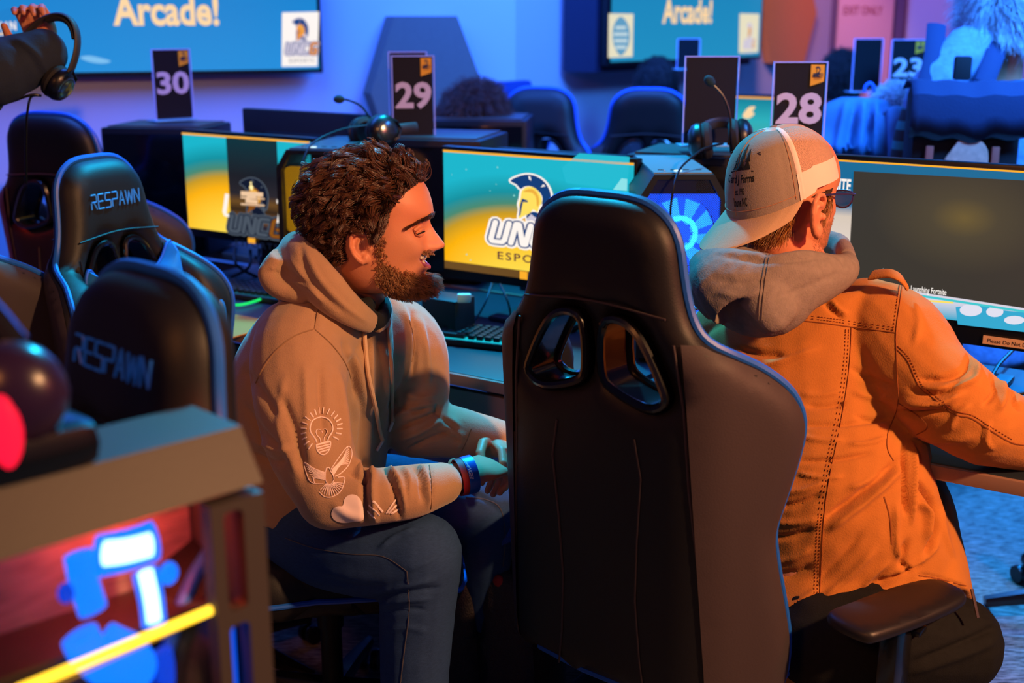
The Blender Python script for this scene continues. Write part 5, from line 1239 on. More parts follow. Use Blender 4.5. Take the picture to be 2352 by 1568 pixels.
# ================================================================ man in the orange jacket and cap
pr = empty('person', (P(1880, 1300, 2.2).x, 2.22, 0), 0, 'man seen from behind in an orange jacket, grey hood and backwards cap', 'person')
M_jack = mat('orange_canvas', '#c07a38', .88, bump=.35, bscale=380, noise=.07, nscale=40, spec=.15, sheen=.1)
M_gh = mat('grey_marl', '#8c8078', .95, bump=.45, bscale=320, noise=.22, nscale=90, spec=.1)
M_capf = mat('cap_grey_cotton', '#8f8072', .9, bump=.35, bscale=500, noise=.1, nscale=120)
M_mesh = mat('cap_mesh_white', '#c49c88', .9, bump=1, bscale=420, tex='v')
R2 = Vector((.906, -.42, 0)); F2 = Vector((.42, .906, 0))
HO2 = P(1868, 498, 2.34); ah = radians(57); H2 = frame(HO2, (sin(ah), cos(ah), -.10), (.05, .12, 1)); 
def body2():
    mb = MB(); V, Fc = head_mesh(False, s=1.0); 
    off = Vector((0, .074, 0))    # origin moved so the visible right ear sits on HO2
    global HM2; HM2 = H2 @ Matrix.Translation(off)
    mb.add([HM2 @ Vector(v) for v in V], Fc)
    for sd in (-1, 1): add_ear(mb, HM2, sd, 1.28)
    nb = HM2 @ Vector((-.03, 0, -.03))
    eloft(mb, [P(1840, 700, 2.42), P(1840, 640, 2.42), nb], [.10, .068, .058], [.08, .066, .062], R2)
    eloft(mb, [P(1900, 1400, 2.12), P(1880, 1150, 2.22), P(1880, 950, 2.32), P(1860, 780, 2.41)], [.13, .14, .16, .15], [.09, .09, .10, .09], R2)
    caps(mb, [P(2040, 750, 2.33), P(2265, 975, 2.12), P(2440, 1000, 2.17)], [.045, .038, .028]); hw = P(2440, 1000, 2.17)
    caps(mb, [P(1680, 760, 2.52), P(1660, 880, 2.56), P(1770, 815, 2.75)], [.045, .038, .028]); hl = P(1770, 815, 2.75)
    add_hand(mb, hw, (.4, .9, .05), (0, -.1, 1), 1, .5, side=-1); add_hand(mb, hl, (.5, .85, .02), (0, -.1, 1), 1, .5, side=1)
    caps(mb, [P(1930, 1440, 2.08), P(2190, 1470, 2.08)], [.07, .055])
    return finish(fuse(mb, .003, 2, .4), 'body', M_skin, pr)
B2 = body2()
I2 = np.array(HM2.inverted()); C3 = np.array(HM2)[:3, :3]
# ---- jacket
def jacket():
    mb = MB()
    eloft(mb, [P(1905, 1580, 2.12), P(1915, 1460, 2.14), P(1925, 1300, 2.20), P(1895, 1120, 2.22), P(1880, 980, 2.30), P(1872, 850, 2.36), P(1862, 745, 2.40), P(1852, 690, 2.42), P(1850, 660, 2.42)],
          [.215, .225, .222, .205, .205, .215, .215, .165, .10], [.135, .15, .155, .15, .145, .14, .125, .10, .07], R2)
    caps(mb, [P(1990, 735, 2.36), P(2052, 775, 2.29), P(2120, 870, 2.20), P(2200, 930, 2.14), P(2262, 972, 2.12)], [.085, .098, .093, .087, .078])
    caps(mb, [P(2262, 972, 2.12), P(2350, 998, 2.14), P(2440, 1000, 2.17)], [.077, .066, .052])
    caps(mb, [P(1730, 745, 2.45), P(1680, 770, 2.52), P(1655, 880, 2.55), P(1760, 820, 2.73)], [.08, .09, .078, .055])
    # open front hanging at the side
    eloft(mb, [P(2085, 1010, 2.34), P(2130, 1130, 2.30), P(2155, 1270, 2.22), P(2175, 1395, 2.14)], [.020, .040, .050, .052], [.10, .12, .13, .13], R2, n=24)
    me = fuse(mb, .0048, 8)
    L = []
    def f(pts, w, h): L.append((pts, w, h))
    # drapes across the back (valley, ridge alternating)
    for (x0, y0, x1, y1, w, h) in ((1690, 800, 1800, 815, 9, -.006), (1700, 850, 1880, 800, 9, .004), (1850, 930, 1940, 925, 7, -.004), (1840, 905, 1935, 898, 7, .003), (1835, 975, 2040, 962, 7, -.004), (1835, 1000, 1935, 1010, 6, .004), (1835, 1060, 2000, 1040, 7, -.005),
        (1830, 1085, 1935, 1095, 6, .004), (1955, 845, 2050, 885, 8, -.005), (1960, 900, 2045, 915, 7, .004), (1965, 955, 2040, 960, 6, -.005), (1950, 1020, 2035, 1005, 6, .004), (1800, 1130, 1900, 1105, 8, .005), (1790, 1165, 1885, 1135, 8, -.006), (1780, 1200, 1885, 1190, 8, .004),
        (1770, 1235, 1870, 1215, 8, -.006), (1780, 1290, 1865, 1260, 9, .004), (1785, 1320, 1865, 1300, 9, -.005), (1800, 1395, 1880, 1350, 9, .004), (1805, 1430, 1880, 1415, 8, -.004), (1895, 1190, 2060, 1060, 9, -.009), (1905, 1215, 2070, 1080, 9, .008), (1880, 1330, 1980, 1220, 11, -.004),
        (1895, 1370, 2010, 1260, 10, .005), (1905, 1400, 2040, 1310, 10, -.006), (1950, 1120, 2040, 1080, 8, .004), (1890, 690, 1935, 730, 6, -.005), (1910, 690, 1945, 720, 5, .004), (1895, 1470, 1990, 1420, 9, .004)): f([(x0, y0), ((x0+x1)/2, (y0+y1)/2+6), (x1, y1)], w, h)
    # sleeve
    for (pts, w, h) in (([(2230, 800), (2215, 850), (2170, 870), (2110, 870)], 7, -.007), ([(2245, 830), (2240, 870), (2190, 890), (2120, 895)], 8, .007), ([(2205, 880), (2150, 905), (2090, 895)], 7, -.007), ([(2210, 905), (2150, 930), (2075, 920)], 8, .007), ([(2065, 945), (2110, 950), (2180, 940)], 7, -.009), ([(2065, 930), (2120, 930), (2170, 920)], 7, .004),
        ([(2280, 860), (2285, 900), (2260, 930)], 7, -.007), ([(2300, 870), (2305, 910), (2290, 945)], 8, .006), ([(2335, 890), (2330, 925), (2345, 940)], 6, -.008), ([(2230, 930), (2200, 950), (2180, 990)], 8, .004), ([(2100, 700), (2110, 740), (2100, 790)], 9, .003), ([(2070, 990), (2150, 1010), (2230, 1005)], 12, .004), ([(2270, 970), (2265, 1010), (2280, 1030)], 6, .005)): f(pts, w, h)
    # front flap and pocket at the side
    for (pts, w, h) in (([(2075, 1020), (2078, 1100), (2080, 1180)], 6, -.012), ([(2095, 1020), (2098, 1100), (2095, 1200)], 5, .008), ([(2110, 1110), (2145, 1160), (2150, 1220), (2122, 1280)], 7, -.016), ([(2060, 1160), (2058, 1240), (2070, 1290)], 8, .006), ([(2085, 1240), (2070, 1290), (2090, 1310)], 8, -.008), ([(2105, 1150), (2130, 1180), (2125, 1240)], 9, .010),
        ([(2120, 1290), (2090, 1310), (2020, 1345), (1990, 1360)], 8, -.008), ([(2150, 1250), (2110, 1290), (2060, 1320)], 8, .008), ([(2110, 1320), (2160, 1330), (2215, 1345)], 5, -.003), ([(2165, 1150), (2170, 1220), (2190, 1280)], 6, .004), ([(2040, 1290), (2000, 1330), (1985, 1350)], 6, .004), ([(2000, 1350), (2010, 1340), (2040, 1330)], 6, -.006)): f(pts, w, h)
    L = [(a, b*.85, c*1.6) for a, b, c in L]; folds(me, L, noise=.0025, nsc=12)
    hx_ = [P(x, y, 2.1) for x, y in ((1600, 1590), (1800, 1545), (1900, 1522), (1990, 1495), (2050, 1445), (2150, 1400), (2240, 1414), (2300, 1420))]
    bm = bmesh.new(); bm.from_mesh(me); xs = [q.x for q in hx_]; zs = [q.z for q in hx_]
    bmesh.ops.delete(bm, geom=[v for v in bm.verts if v.co.z < np.interp(v.co.x, xs, zs)+(v.co.y-2.1)*-.12], context='VERTS')
    for v in bm.verts:
        if v.is_boundary: v.co.z = np.interp(v.co.x, xs, zs)+(v.co.y-2.1)*-.12
    bm.to_mesh(me); bm.free()
    return finish(me, 'jacket', M_jack, pr)
JK = jacket(); JB2 = bvh(JK)
mb = MB()
SEAM = mat('jacket_seam', '#8a4a1c', .9)
for q in ([(1752, 737), (1850, 738), (1960, 752), (2058, 765)], [(1955, 752), (1952, 820), (1943, 900), (1925, 1000), (1908, 1080), (1893, 1180), (1886, 1300), (1880, 1420)], [(2072, 652), (2066, 700), (2058, 765), (2060, 850), (2062, 930), (2040, 990), (2038, 1030), (2052, 1058)],
          [(2057, 800), (2085, 830), (2110, 885), (2150, 920), (2190, 950), (2230, 960), (2270, 985), (2320, 1015), (2352, 1022)], [(2030, 1140), (2044, 1190), (2048, 1250)], [(2062, 925), (2095, 945), (2125, 970), (2128, 985), (2105, 998)], [(2110, 1322), (2150, 1328), (2218, 1345)]):
    mb = MB(); stripe(JB2, mb, q, .0014, .0004)
    if mb.v: mb.build('seam', SEAM, pr, world=True)
def stitch(q, off):
    mb = MB()
    p = sm([(a, b, 0) for a, b in q], 8)
    tot = 0
    for a, b in zip(p[:-1], p[1:]):
        n = max(1, int((b-a).length/7)); t = (b-a).normalized(); nn = Vector((-t.y, t.x, 0))
        for k in range(n):
            c = a+(b-a)*(k/n)+nn*off; c2 = c+t*4; h1, h2 = hit(JB2, c.x, c.y, .0007), hit(JB2, c2.x, c2.y, .0007)
            if h1 and h2 and (h1-h2).length < .02: mb.tube([h1, h2], .0009, 4)
    if mb.v: mb.build('stitching', mat('stitch_brown', '#7a3510', .9), pr, world=True)
for q, o in (([(1752, 737), (1850, 738), (1960, 752), (2055, 765)], -7), ([(1752, 737), (1850, 738), (1960, 752), (2055, 765)], -13), ([(1955, 757), (1952, 820), (1943, 900), (1925, 1000), (1908, 1080), (1893, 1180), (1886, 1300), (1880, 1420)], 6), ([(1955, 757), (1952, 820), (1943, 900), (1925, 1000), (1908, 1080), (1893, 1180), (1886, 1300), (1880, 1420)], 13),
             ([(2057, 800), (2085, 830), (2110, 885), (2150, 920), (2190, 950), (2230, 960), (2270, 985), (2320, 1015)], -7), ([(2072, 656), (2066, 700), (2058, 762)], 7)): stitch(q, o)
mb = MB()   # shoulder strap (epaulette)
eloft(mb, [P(2000, 632, 2.30), P(2040, 628, 2.27), P(2068, 640, 2.25), P(2084, 662, 2.25)], [.016, .015, .014, .012], [.004]*4, (.2, .9, .3), n=14); finish(fuse(mb, .002, 2), 'shoulder_strap', M_jack, pr)
mb = MB(); zp = [P(2232, 1352, 2.0), P(2238, 1380, 1.99), P(2246, 1418, 1.98)]; mb.tube(zp, .003, 6); mb.build('zipper_pull', mat('zip_metal', '#c8a890', .3, metal=.9), pr, world=True)
# ---- grey hood lying over the shoulders
def hood2():
    mb = MB()
    pts = [P(*q) for q in ((1945, 605, 2.36), (1930, 626, 2.28), (1850, 646, 2.22), (1760, 680, 2.22), (1680, 660, 2.28), (1640, 625, 2.36), (1650, 590, 2.46), (1720, 552, 2.54), (1830, 548, 2.56), (1922, 562, 2.48), (1945, 600, 2.38))]
    eloft(mb, pts, [.026, .036, .060, .080, .076, .056, .040, .034, .030, .026, .024], [.022, .030, .038, .044, .044, .036, .030, .026, .024, .020, .018], (0, 0, 1), n=24)
    eloft(mb, [P(1640, 590, 2.34), P(1690, 640, 2.25), P(1740, 700, 2.20), P(1720, 728, 2.19)], [.055, .085, .080, .04], [.03, .05, .045, .025], R2, n=22)
    eloft(mb, [P(1625, 600, 2.36), P(1640, 660, 2.32), P(1665, 710, 2.28)], [.035, .05, .04], [.03, .04, .03], R2, n=20)
    me = fuse(mb, .0045, 5)
    folds(me, [([(1650, 585), (1760, 600), (1900, 590)], 7, -.005), ([(1640, 580), (1760, 585), (1860, 578)], 6, .004), ([(1640, 640), (1700, 650), (1760, 640)], 9, -.004), ([(1640, 670), (1700, 680), (1750, 668)], 8, .004), ([(1770, 690), (1850, 660), (1930, 625)], 7, -.003), ([(1900, 575), (1935, 595), (1942, 615)], 4, -.005)], noise=.0022, nsc=14)
    return finish(me, 'hood', M_gh, pr)
HH2 = hood2(); HHB = bvh(HH2); mb = MB()
for q in ([(1768, 585), (1758, 640), (1752, 690), (1750, 735)], [(1761, 585), (1750, 640), (1744, 690), (1743, 735)]): stripe(HHB, mb, q, .0014, .0006)
mb.build('hood_seam', mat('marl_seam', '#6a5f58', .9), pr, world=True)
# ---- hair, stubble
def ht2(c):
    l = loc(c, I2, 1.0); HPo = np.array([(.085, .14), (.070, .10), (.050, .055), (.042, .030), (.034, .000), (.022, .004), (.006, .032), (-.012, .040), (-.034, .030), (-.038, .004), (-.034, -.020), (-.046, -.035), (-.075, -.055), (-.14, -.06), (-.16, .2), (.05, .22)])
    return inside(HPo, l[:, 0], l[:, 2]) & (np.abs(l[:, 1]) < .0785) & (l[:, 2] > -.062) & ~((np.abs(l[:, 1]) > .045) & (l[:, 0] > -.040) & (l[:, 0] < .012) & (np.abs(l[:, 2]+.003) < .034))
scalp(lambda c: ht2(c) & (lambda l: l[:, 2] < .045+.3*l[:, 0])(loc(c, I2, 1.0)), B2, .003, 'hair_base', mat('scalp_fair', '#3c2412', .85, bump=.5), pr)
p, n = region(B2, ht2, 9000, 11, .002); l = loc(p, I2, 1.0); k = l[:, 2] < .030+.35*l[:, 0]; p, n, l = p[k], n[k], l[k]
fl = np.stack([-.45+0*l[:, 0], 0*l[:, 0], -1.0+0*l[:, 0]], 1)@C3.T
hair('hair', p, n*.5, M_fair, pr, length=.036, r=.0005, seg=6, curl=.003, freq=60, flow=fl, rnd=.25, clump=.4)
def st2(c):
    l = loc(c, I2, 1.0); return inside(np.array([(.03, .0), (.022, -.06), (.045, -.10), (.13, -.10), (.13, -.005), (.09, .0), (.05, -.015)]), l[:, 0], l[:, 2])
p, n = region(B2, st2, 3000, 13); hair('stubble', p, n*.6, M_beard, pr, length=.0035, r=.00020, seg=3, curl=.0, flow=np.tile(np.array([0, 0, -.8]), (len(p), 1)), rnd=.3, clump=0)
# ---- glasses
gl = MB(); T2 = lambda q: HM2 @ Vector(q)
gl.tube([T2(q) for q in ((.0, -.078, .040), (.05, -.081, .045), (.10, -.074, .047), (.122, -.066, .046))], .0022, 6)
def rim(y0, sg): return [T2((.124-.10*max(0, abs(y)-.045), sg*y, z)) for y, z in sm2([(.012, .050), (.040, .053), (.060, .048), (.058, .030), (.042, .019), (.020, .021), (.010, .035)], 3)]
for sg in (-1, 1): q = rim(0, sg); gl.tube(q+[q[0]], .0019, 6, cap=False)
gl.tube([T2((.126, -.011, .045)), T2((.128, 0, .048)), T2((.126, .011, .045))], .0018, 6)
ge = empty('glasses', HO2, 0, 'dark framed glasses worn by the man in the cap', 'glasses'); gl.build('glasses_frame', mat('glasses_purple', '#3a3060', .2, spec=.7), ge, world=True)
for sg in (-1, 1):
    q = rim(0, sg); mb = MB(); mb.add(q, [tuple(range(len(q)))]); mb.build('lens', mat('lens_glass', '#28264c', .08, alpha=.75), ge, world=True, smooth=False)
# ---- cap
cr = empty('cap', HM2 @ Vector((-.01, 0, .10)), 0, 'grey and white trucker cap worn backwards with a tree and farm print', 'cap')
CB = HM2 @ Matrix.Rotation(pi-radians(5), 4, 'Z') @ Matrix.Translation((.012, 0, .044)) @ Matrix.Rotation(radians(15), 4, 'Y')   # +x towards the brim, z up
def cap():
    na, nr = 120, 44; V = []; Rx, Ry, Rz = .120, .099, .128
    def pt(a, t, off=0):
        # t 0 top .. 1 rim
        th = t*pi/2*.985; sx = sin(th)**.78; z = cos(th)**.82*Rz-.0*t
        seam = .0012*math.exp(-((((a+pi/6) % (pi/3))-pi/6)/.03)**2)
        rx = Rx*(1.0 if cos(a) > 0 else .97)
        return Vector(((rx+off-seam)*sx*cos(a), (Ry+off-seam)*sx*sin(a), z+off*cos(th)-.032*max(0, cos(a))*t**3+.006*t**3*(cos(a) < 0)))
    mb = MB(); fs = ([], [])
    for i in range(nr+1):
        for j in range(na): V.append(CB @ pt(2*pi*j/na, .02+.98*i/nr))
    for i in range(nr):
        for j in range(na):
            a = 2*pi*(j+.5)/na; a = a if a < pi else a-2*pi
            fs[0 if abs(a) < radians(72) else 1].append((i*na+j, i*na+(j+1) % na, (i+1)*na+(j+1) % na, (i+1)*na+j))
    o1 = MB().add(V, fs[0]).build('front_panel', M_capf, cr, world=True); o2 = MB().add(V, fs[1]).build('mesh_panel', M_mesh, cr, world=True)
    # solid white sweat band along the rim of the mesh, and seams
    for s in (-1, 1):
        m = MB(); m.tube([CB @ pt(s*radians(75), t, .0005) for t in np.linspace(.03, 1, 24)], .0052, 8, sx=.25, up=CB.to_3x3() @ Vector((-1, 0, 0))); m.build('panel_seam', mat('cap_band_white', '#f0d4cc', .85), cr, world=True)
    m = MB(); m.tube([CB @ pt(0, t, .0003) for t in np.linspace(.05, .98, 20)], .0011, 5)
    for s in (-1, 1): m.tube([CB @ pt(s*radians(68), t, .0005) for t in np.linspace(.06, .98, 24)], .0008, 5)
    m.tube([CB @ pt(a, .955, .0007) for a in np.linspace(-radians(68), radians(68), 50)], .0008, 5); m.build('front_stitching', mat('cap_stitch', '#b08060', .9), cr, world=True)
    m = MB(); 
    for a in np.linspace(radians(74), 2*pi-radians(74), 60): pass
    Vb = []; an = np.linspace(radians(72), 2*pi-radians(72), 70)
    for t in (.80, .88, .94, 1.0):
        for a in an: Vb.append(CB @ pt(a, t, .0016))
    k = len(an); m.add(Vb, [(i*k+j, i*k+j+1, (i+1)*k+j+1, (i+1)*k+j) for i in range(3) for j in range(k-1)]); m.build('rear_band', mat('cap_band_white', '#f0d4cc', .85), cr, world=True)
    m = MB(); m.ell(CB @ Vector((0, 0, Rz+.001)), (.0085, .0085, .0045), CB.to_3x3(), 14); m.build('top_button', mat('cap_button', '#8a5a40', .8), cr, world=True)
    m = MB()
    for s in (-1, 1): m.tube([(CB @ pt(s*radians(34), .50, .0006))+(CB.to_3x3() @ Vector((0, .003*cos(b), .003*sin(b)))) for b in np.linspace(0, 2*pi, 11)], .0009, 5, cap=False)
    m.build('eyelet', mat('eyelet', '#5a4a40', .8), cr, world=True)
    # brim
    m = MB(); nu, nv = 44, 14; V = []
    for side in (0, 1):
        for i in range(nv+1):
            for j in range(nu+1):
                a = radians(-74+148*j/nu); e = pt(a, 1.0); v = i/nv
                out = .084*(cos(a*1.05)**.55 if abs(a*1.05) < pi/2 else 0)+.001
                x = e.x+out*v; y = e.y*(1+.06*v*(1-v)); z = e.z+.003-.50*out*v-.95*(y*y)*(.6+1.6*v)+(-.0032 if side else 0)+.0004*cos(v*42)*(1-side)
                V.append(CB @ Vector((x-.004, y, z+.95*(e.y**2)*.6)))
    w_ = nu+1; q = (nv+1)*w_; Fc = []
    for i in range(nv):
        for j in range(nu): Fc += [(i*w_+j, i*w_+j+1, (i+1)*w_+j+1, (i+1)*w_+j), (q+i*w_+j, q+(i+1)*w_+j, q+(i+1)*w_+j+1, q+i*w_+j+1)]
    for j in range(nu): Fc.append((nv*w_+j, nv*w_+j+1, q+nv*w_+j+1, q+nv*w_+j))
    for i in range(nv): Fc += [(i*w_, (i+1)*w_, q+(i+1)*w_, q+i*w_), (i*w_+nu, q+i*w_+nu, q+(i+1)*w_+nu, (i+1)*w_+nu)]
    m.add(V, Fc); m.build('brim', mat('brim_cotton', '#b89878', .9, bump=.3, bscale=500), cr, world=True)
    # print on the front panel, in panel coordinates
    bp = bvh(o1); m = MB(); ink = mat('print_dark', '#141416', .9)
    def surf(x, y):   # x across (viewer's right +), y up, metres about the centre of the front panel
        a = (x+.016)/.105; t = min(.95, .62-y/.13); return CB @ pt(a, t, .0009)
    def poly(pts): V, T_, d = fill(pts, (), .004, rings=()); m.add([surf(*v) for v in V], [tuple(t) for t in T_])
    for x0, w_, y0, h_ in ((-.016, .010, -.004, .030), (0, .012, -.004, .040), (.017, .011, -.004, .030)):
        pts = [(x0-w_*.9, y0), (x0-w_*.3, y0+h_*.33), (x0-w_*.65, y0+h_*.33), (x0-w_*.2, y0+h_*.66), (x0-w_*.4, y0+h_*.66), (x0, y0+h_)]
        poly(pts+[(2*x0-a, b) for a, b in pts[-2::-1]][::1])
    poly([(-.032, -.006), (-.005, -.004), (.034, -.006), (.034, -.0075), (-.032, -.0075)])
    def words(s, x0, y0, x1, y1, off=.02):
        V, Fc = text2d(s, off); lo, hi = V.min(0), V.max(0); W = (V-lo)/(hi-lo); m.add([surf(x0+(x1-x0)*a, y0+(y1-y0)*b) for a, b in W], Fc)
    words('C and J Farms', -.040, -.021, .036, -.0095, .03); words('est. 1995', -.012, -.030, .012, -.0235); words('Boone NC', -.018, -.040, .018, -.0325)
    m.build('farm_print', ink, cr, world=True, smooth=False)
cap()
# ---- dark jeans
M_jean2 = mat('black_denim', '#17181a', .85, bump=.4, bscale=500, spec=.2, noise=.3, nscale=100)
def jeans2():
    mb = MB(); kn = P(2190, 1478, 2.07)
    caps(mb, [P(1900, 1460, 2.10), P(2040, 1460, 2.06), kn], [.125, .112, .092]); caps(mb, [kn, kn+Vector((-.06, .10, -.20)), kn+Vector((-.14, .22, -.40))], [.088, .070, .055])
    k2 = Vector((kn.x-.12, kn.y+.42, .50)); caps(mb, [P(1840, 1440, 2.22), k2], [.115, .085]); caps(mb, [k2, Vector((k2.x, k2.y+.05, .1))], [.08, .055])
    me = fuse(mb, .0055, 7); folds(me, [([(2100, 1520), (2200, 1480), (2285, 1440)], 7, -.008), ([(2090, 1545), (2200, 1510), (2285, 1475)], 7, .006), ([(2220, 1380), (2250, 1420), (2290, 1440)], 6, .003)], noise=.002)
    o = finish(me, 'jeans', M_jean2, pr)
    for a, d in ((kn+Vector((-.14, .22, -.40)), Vector((.5, .8, 0))), (Vector((k2.x, k2.y+.05, .1)), Vector((.5, .85, 0)))):
        d.normalize(); l_ = Vector((-d.y, d.x, 0)); m = MB(); a = Vector((a.x, a.y, .1))
        eloft(m, [a+d*-.05+Vector((0, 0, -.055)), a+Vector((0, 0, -.05)), a+d*.09+Vector((0, 0, -.06)), a+d*.19+Vector((0, 0, -.07))], [.035, .042, .048, .036], [.035, .045, .036, .024], l_)
        s = finish(fuse(m, .006, 3), 'shoe', mat('black_shoe', '#141418', .6), None, False); tag(s, 'dark shoe under the man in the orange jacket', 'shoe', 'shoes of the man in the orange jacket')
jeans2()
# ================================================================ other people
M_navy = mat('navy_canvas', '#12264e', .85, bump=.4, bscale=200); M_dk = mat('dark_cloth', '#0e1016', .9, bump=.3)
def simple_person(label, hc, fwd, hairm, cloth, hlen=.05, lean=(0, 0), sw=.19, zs=None, hn=5000, hood=None, arms=True):
    """head centre, facing; torso to the seat"""
    r = empty('person', (hc.x, hc.y, 0), 0, label, 'person'); M = frame(hc, fwd); mb = MB(); V, Fc = head_mesh(False); V = V[:]
    mb.add([M @ Vector(v) for v in V], Fc)
    for s in (-1, 1): add_ear(mb, M, s)
    f = Vector(fwd); f.z = 0; f.normalize(); rt = Vector((f.y, -f.x, 0)); b = hc+Vector((0, 0, -.20))-f*.03; hip = Vector((hc.x-f.x*.08+lean[0], hc.y-f.y*.08+lean[1], .60))
    eloft(mb, [b, hc+Vector((0, 0, -.04))-f*.02], [.06, .055], [.06, .06], rt); eloft(mb, [hip, (hip+b)*.5, b+Vector((0, 0, -.06))], [.12, .14, .12], [.09, .1, .08], rt)
    bo = finish(fuse(mb, .005, 2), 'body', M_skin, r)
    mb = MB(); eloft(mb, [hip+Vector((0, 0, -.08)), (hip+b)*.5, b+Vector((0, 0, -.08)), b+Vector((0, 0, -.01)), b+Vector((0, 0, .035))], [.17, .18, sw, .13, .07], [.14, .15, .13, .10, .065], rt)
    if arms:
        for s in (-1, 1):
            a = b+rt*s*sw+Vector((0, 0, -.07)); caps(mb, [a, a+Vector((0, 0, -.27))+f*.05, a+Vector((0, 0, -.28))+f*.30], [.075, .06, .045])
    me = fuse(mb, .008, 6); folds(me, [], noise=.008, nsc=8); finish(me, 'top', cloth, r)
    I = np.array(M.inverted()); tst = lambda c: (lambda l: (l[:, 2] > .03+.9*np.clip(l[:, 0]-.02, 0, 1)) | ((l[:, 0] < -.01) & (l[:, 2] > -.05)))(c@I[:3, :3].T+I[:3, 3])
    p, n = region(bo, tst, hn, 21, .004); R_ = np.array(M)[:3, :3]
    scalp(tst, bo, .012, 'hair_base', hairm[1], r)
    hair('hair', p, n, hairm[0], r, length=hlen, r=.0009, seg=7, curl=.012, freq=60, flow=np.tile(np.array([0, 0, -.5]), (len(p), 1)), rnd=.5, clump=.8)
    return r, M, bo
# curly haired person low behind the far desk
HR_a = (hairmat('auburn_hair', '#4a2420', .5), mat('auburn_base', '#2a1412', .9, bump=.8)); HR_b = (hairmat('blue_grey_hair', '#a8b8cc', .4), mat('grey_base', '#5a6a80', .9, bump=.8)); HR_d = (hairmat('black_hair', '#120e14', .5), mat('black_base', '#0a080c', .9))
simple_person('curly auburn haired person bent low behind the far desk, right of the number 29 sign', P(1105, 300, 4.75), (-.7, -.5, -.5), HR_a, M_dk, .055, hn=5500)
simple_person('dark haired person just behind the blank sign by the door', P(1930, 205, 6.1), (.3, .9, 0), HR_d, M_dk, .04, hn=2500)
simple_person('dark haired person above the far black chair, left of the blank sign', P(1508, 225, 5.9), (-.2, .9, -.1), HR_d, M_dk, .03, hn=2500)
simple_person('person with loose pale hair sitting below the number 23 sign', P(2055, 325, 4.2), (.5, .8, -.3), HR_b, M_dk, .05, hn=4500)
# woman with the backpack
def woman():
    hc = P(2315, 60, 4.0); r, M, bo = simple_person('person with curly hair and a knitted sweater bending over, seen from behind with a backpack', hc, (.35, .85, -.5), HR_b, mat('knit_sweater', '#6880ac', .95, bump=1, bscale=90, noise=.45, nscale=50), .11, sw=.20, hn=9000, arms=False)
    mb = MB(); caps(mb, [P(2230, 120, 3.95), P(2170, 170, 3.9), P(2120, 240, 3.85)], [.085, .075, .062]); me = fuse(mb, .007, 4); folds(me, [], noise=.006, nsc=14); finish(me, 'sleeve', mat('knit_sweater', ''), r)
    mb = MB(); caps(mb, [P(2122, 236, 3.85), P(2095, 300, 3.86), P(2075, 370, 3.9)], [.058, .052, .045]); me = fuse(mb, .007, 4)
    m = bpy.data.materials.new('striped_knit'); m.use_nodes = True; nt = m.node_tree; b = nt.nodes['Principled BSDF']; b.inputs['Roughness'].default_value = .9
    tc = nt.nodes.new('ShaderNodeTexCoord'); wv = nt.nodes.new('ShaderNodeTexWave'); wv.bands_direction = 'Z'; wv.inputs['Scale'].default_value = 5; cr_ = nt.nodes.new('ShaderNodeValToRGB'); cr_.color_ramp.interpolation = 'CONSTANT'
    cr_.color_ramp.elements[0].color = hx('#2c2a30'); cr_.color_ramp.elements[1].color = hx('#2f7a80'); cr_.color_ramp.elements[1].position = .6
    nt.links.new(tc.outputs['Object'], wv.inputs[0]); nt.links.new(wv.outputs[0], cr_.inputs[0]); nt.links.new(cr_.outputs[0], b.inputs['Base Color']); finish(me, 'striped_sleeve', m, r)
    # backpack : a thing of its own
    c = P(2222, 300, 3.62); k = empty('backpack', (c.x, c.y, c.z-.16), radians(-8), 'navy backpack with a roll top flap and two brown straps worn by the bending person', 'backpack')
    w = .335; mb = MB(); mb.box((0, .08, .085), (w-.02, .15, .40), bev=.03); mb.build('bag_body', M_dk, k)
    fl_ = MB(); prof = [(-.115, .285), (-.06, .30), (.02, .292), (.07, .235), (.06, .13)]
    V = []; nx = 16
    for i in range(nx+1):
        x = -w/2+w*i/nx; s = .008*sin(i*1.3)+.006*sin(i*.6)
        for (y, z) in ((.16, .275), (.10, .300), (.02, .300), (-.022, .262), (-.028, .20), (-.022, .135)): V.append((x*(1+.02*(z < .2)), y-.0, z+s*(.4 if z > .2 else .9)))
    F_ = [(i*6+j, (i+1)*6+j, (i+1)*6+j+1, i*6+j+1) for i in range(nx) for j in range(5)]; fl_.add(V, F_); o = fl_.build('flap', M_navy, k); so = o.modifiers.new('thickness', 'SOLIDIFY'); so.thickness = .006
    for x in (-.105, .082):
        mb = MB(); mb.box((x, -.012, .02), (.022, .012, .19), bev=.003); s = mb.build('leather_strap', mat('leather_red_brown', '#a84838', .6), k)
        mb = MB(); mb.tube([(x+.013*cos(a), -.02, -.03+.010*sin(a)) for a in np.linspace(0, 2*pi, 14)], .0018, 6, cap=False); mb.build('buckle', M_ring, s)
    mb = MB(); pts = sm2([(-.045, .10), (-.02, .135), (.02, .14), (.05, .12), (.062, .085), (.055, .05), (.02, .045), (.0, .02), (-.02, .045), (-.05, .05), (-.062, .07)][::-1], 3); flat(mb, pts, -.02, th=.012); mb.build('patch', mat('patch_tan', '#d89880', .8, noise=.4, nscale=50), k)
    for x0, x1 in ((-.085, -.045), (.08, .15)):
        mb = MB(); mb.tube([(x0, .20, .29), ((x0+x1)/2, .25, .37), (x1, .36, .46)], .030, 8, sx=.25, up=(1, 0, 0)); mb.build('shoulder_strap', M_navy, k)
    mb = MB(); mb.box((-.005, .12, .335), (.05, .03, .07), bev=.008); mb.build('grab_loop', M_dk, k)
woman()
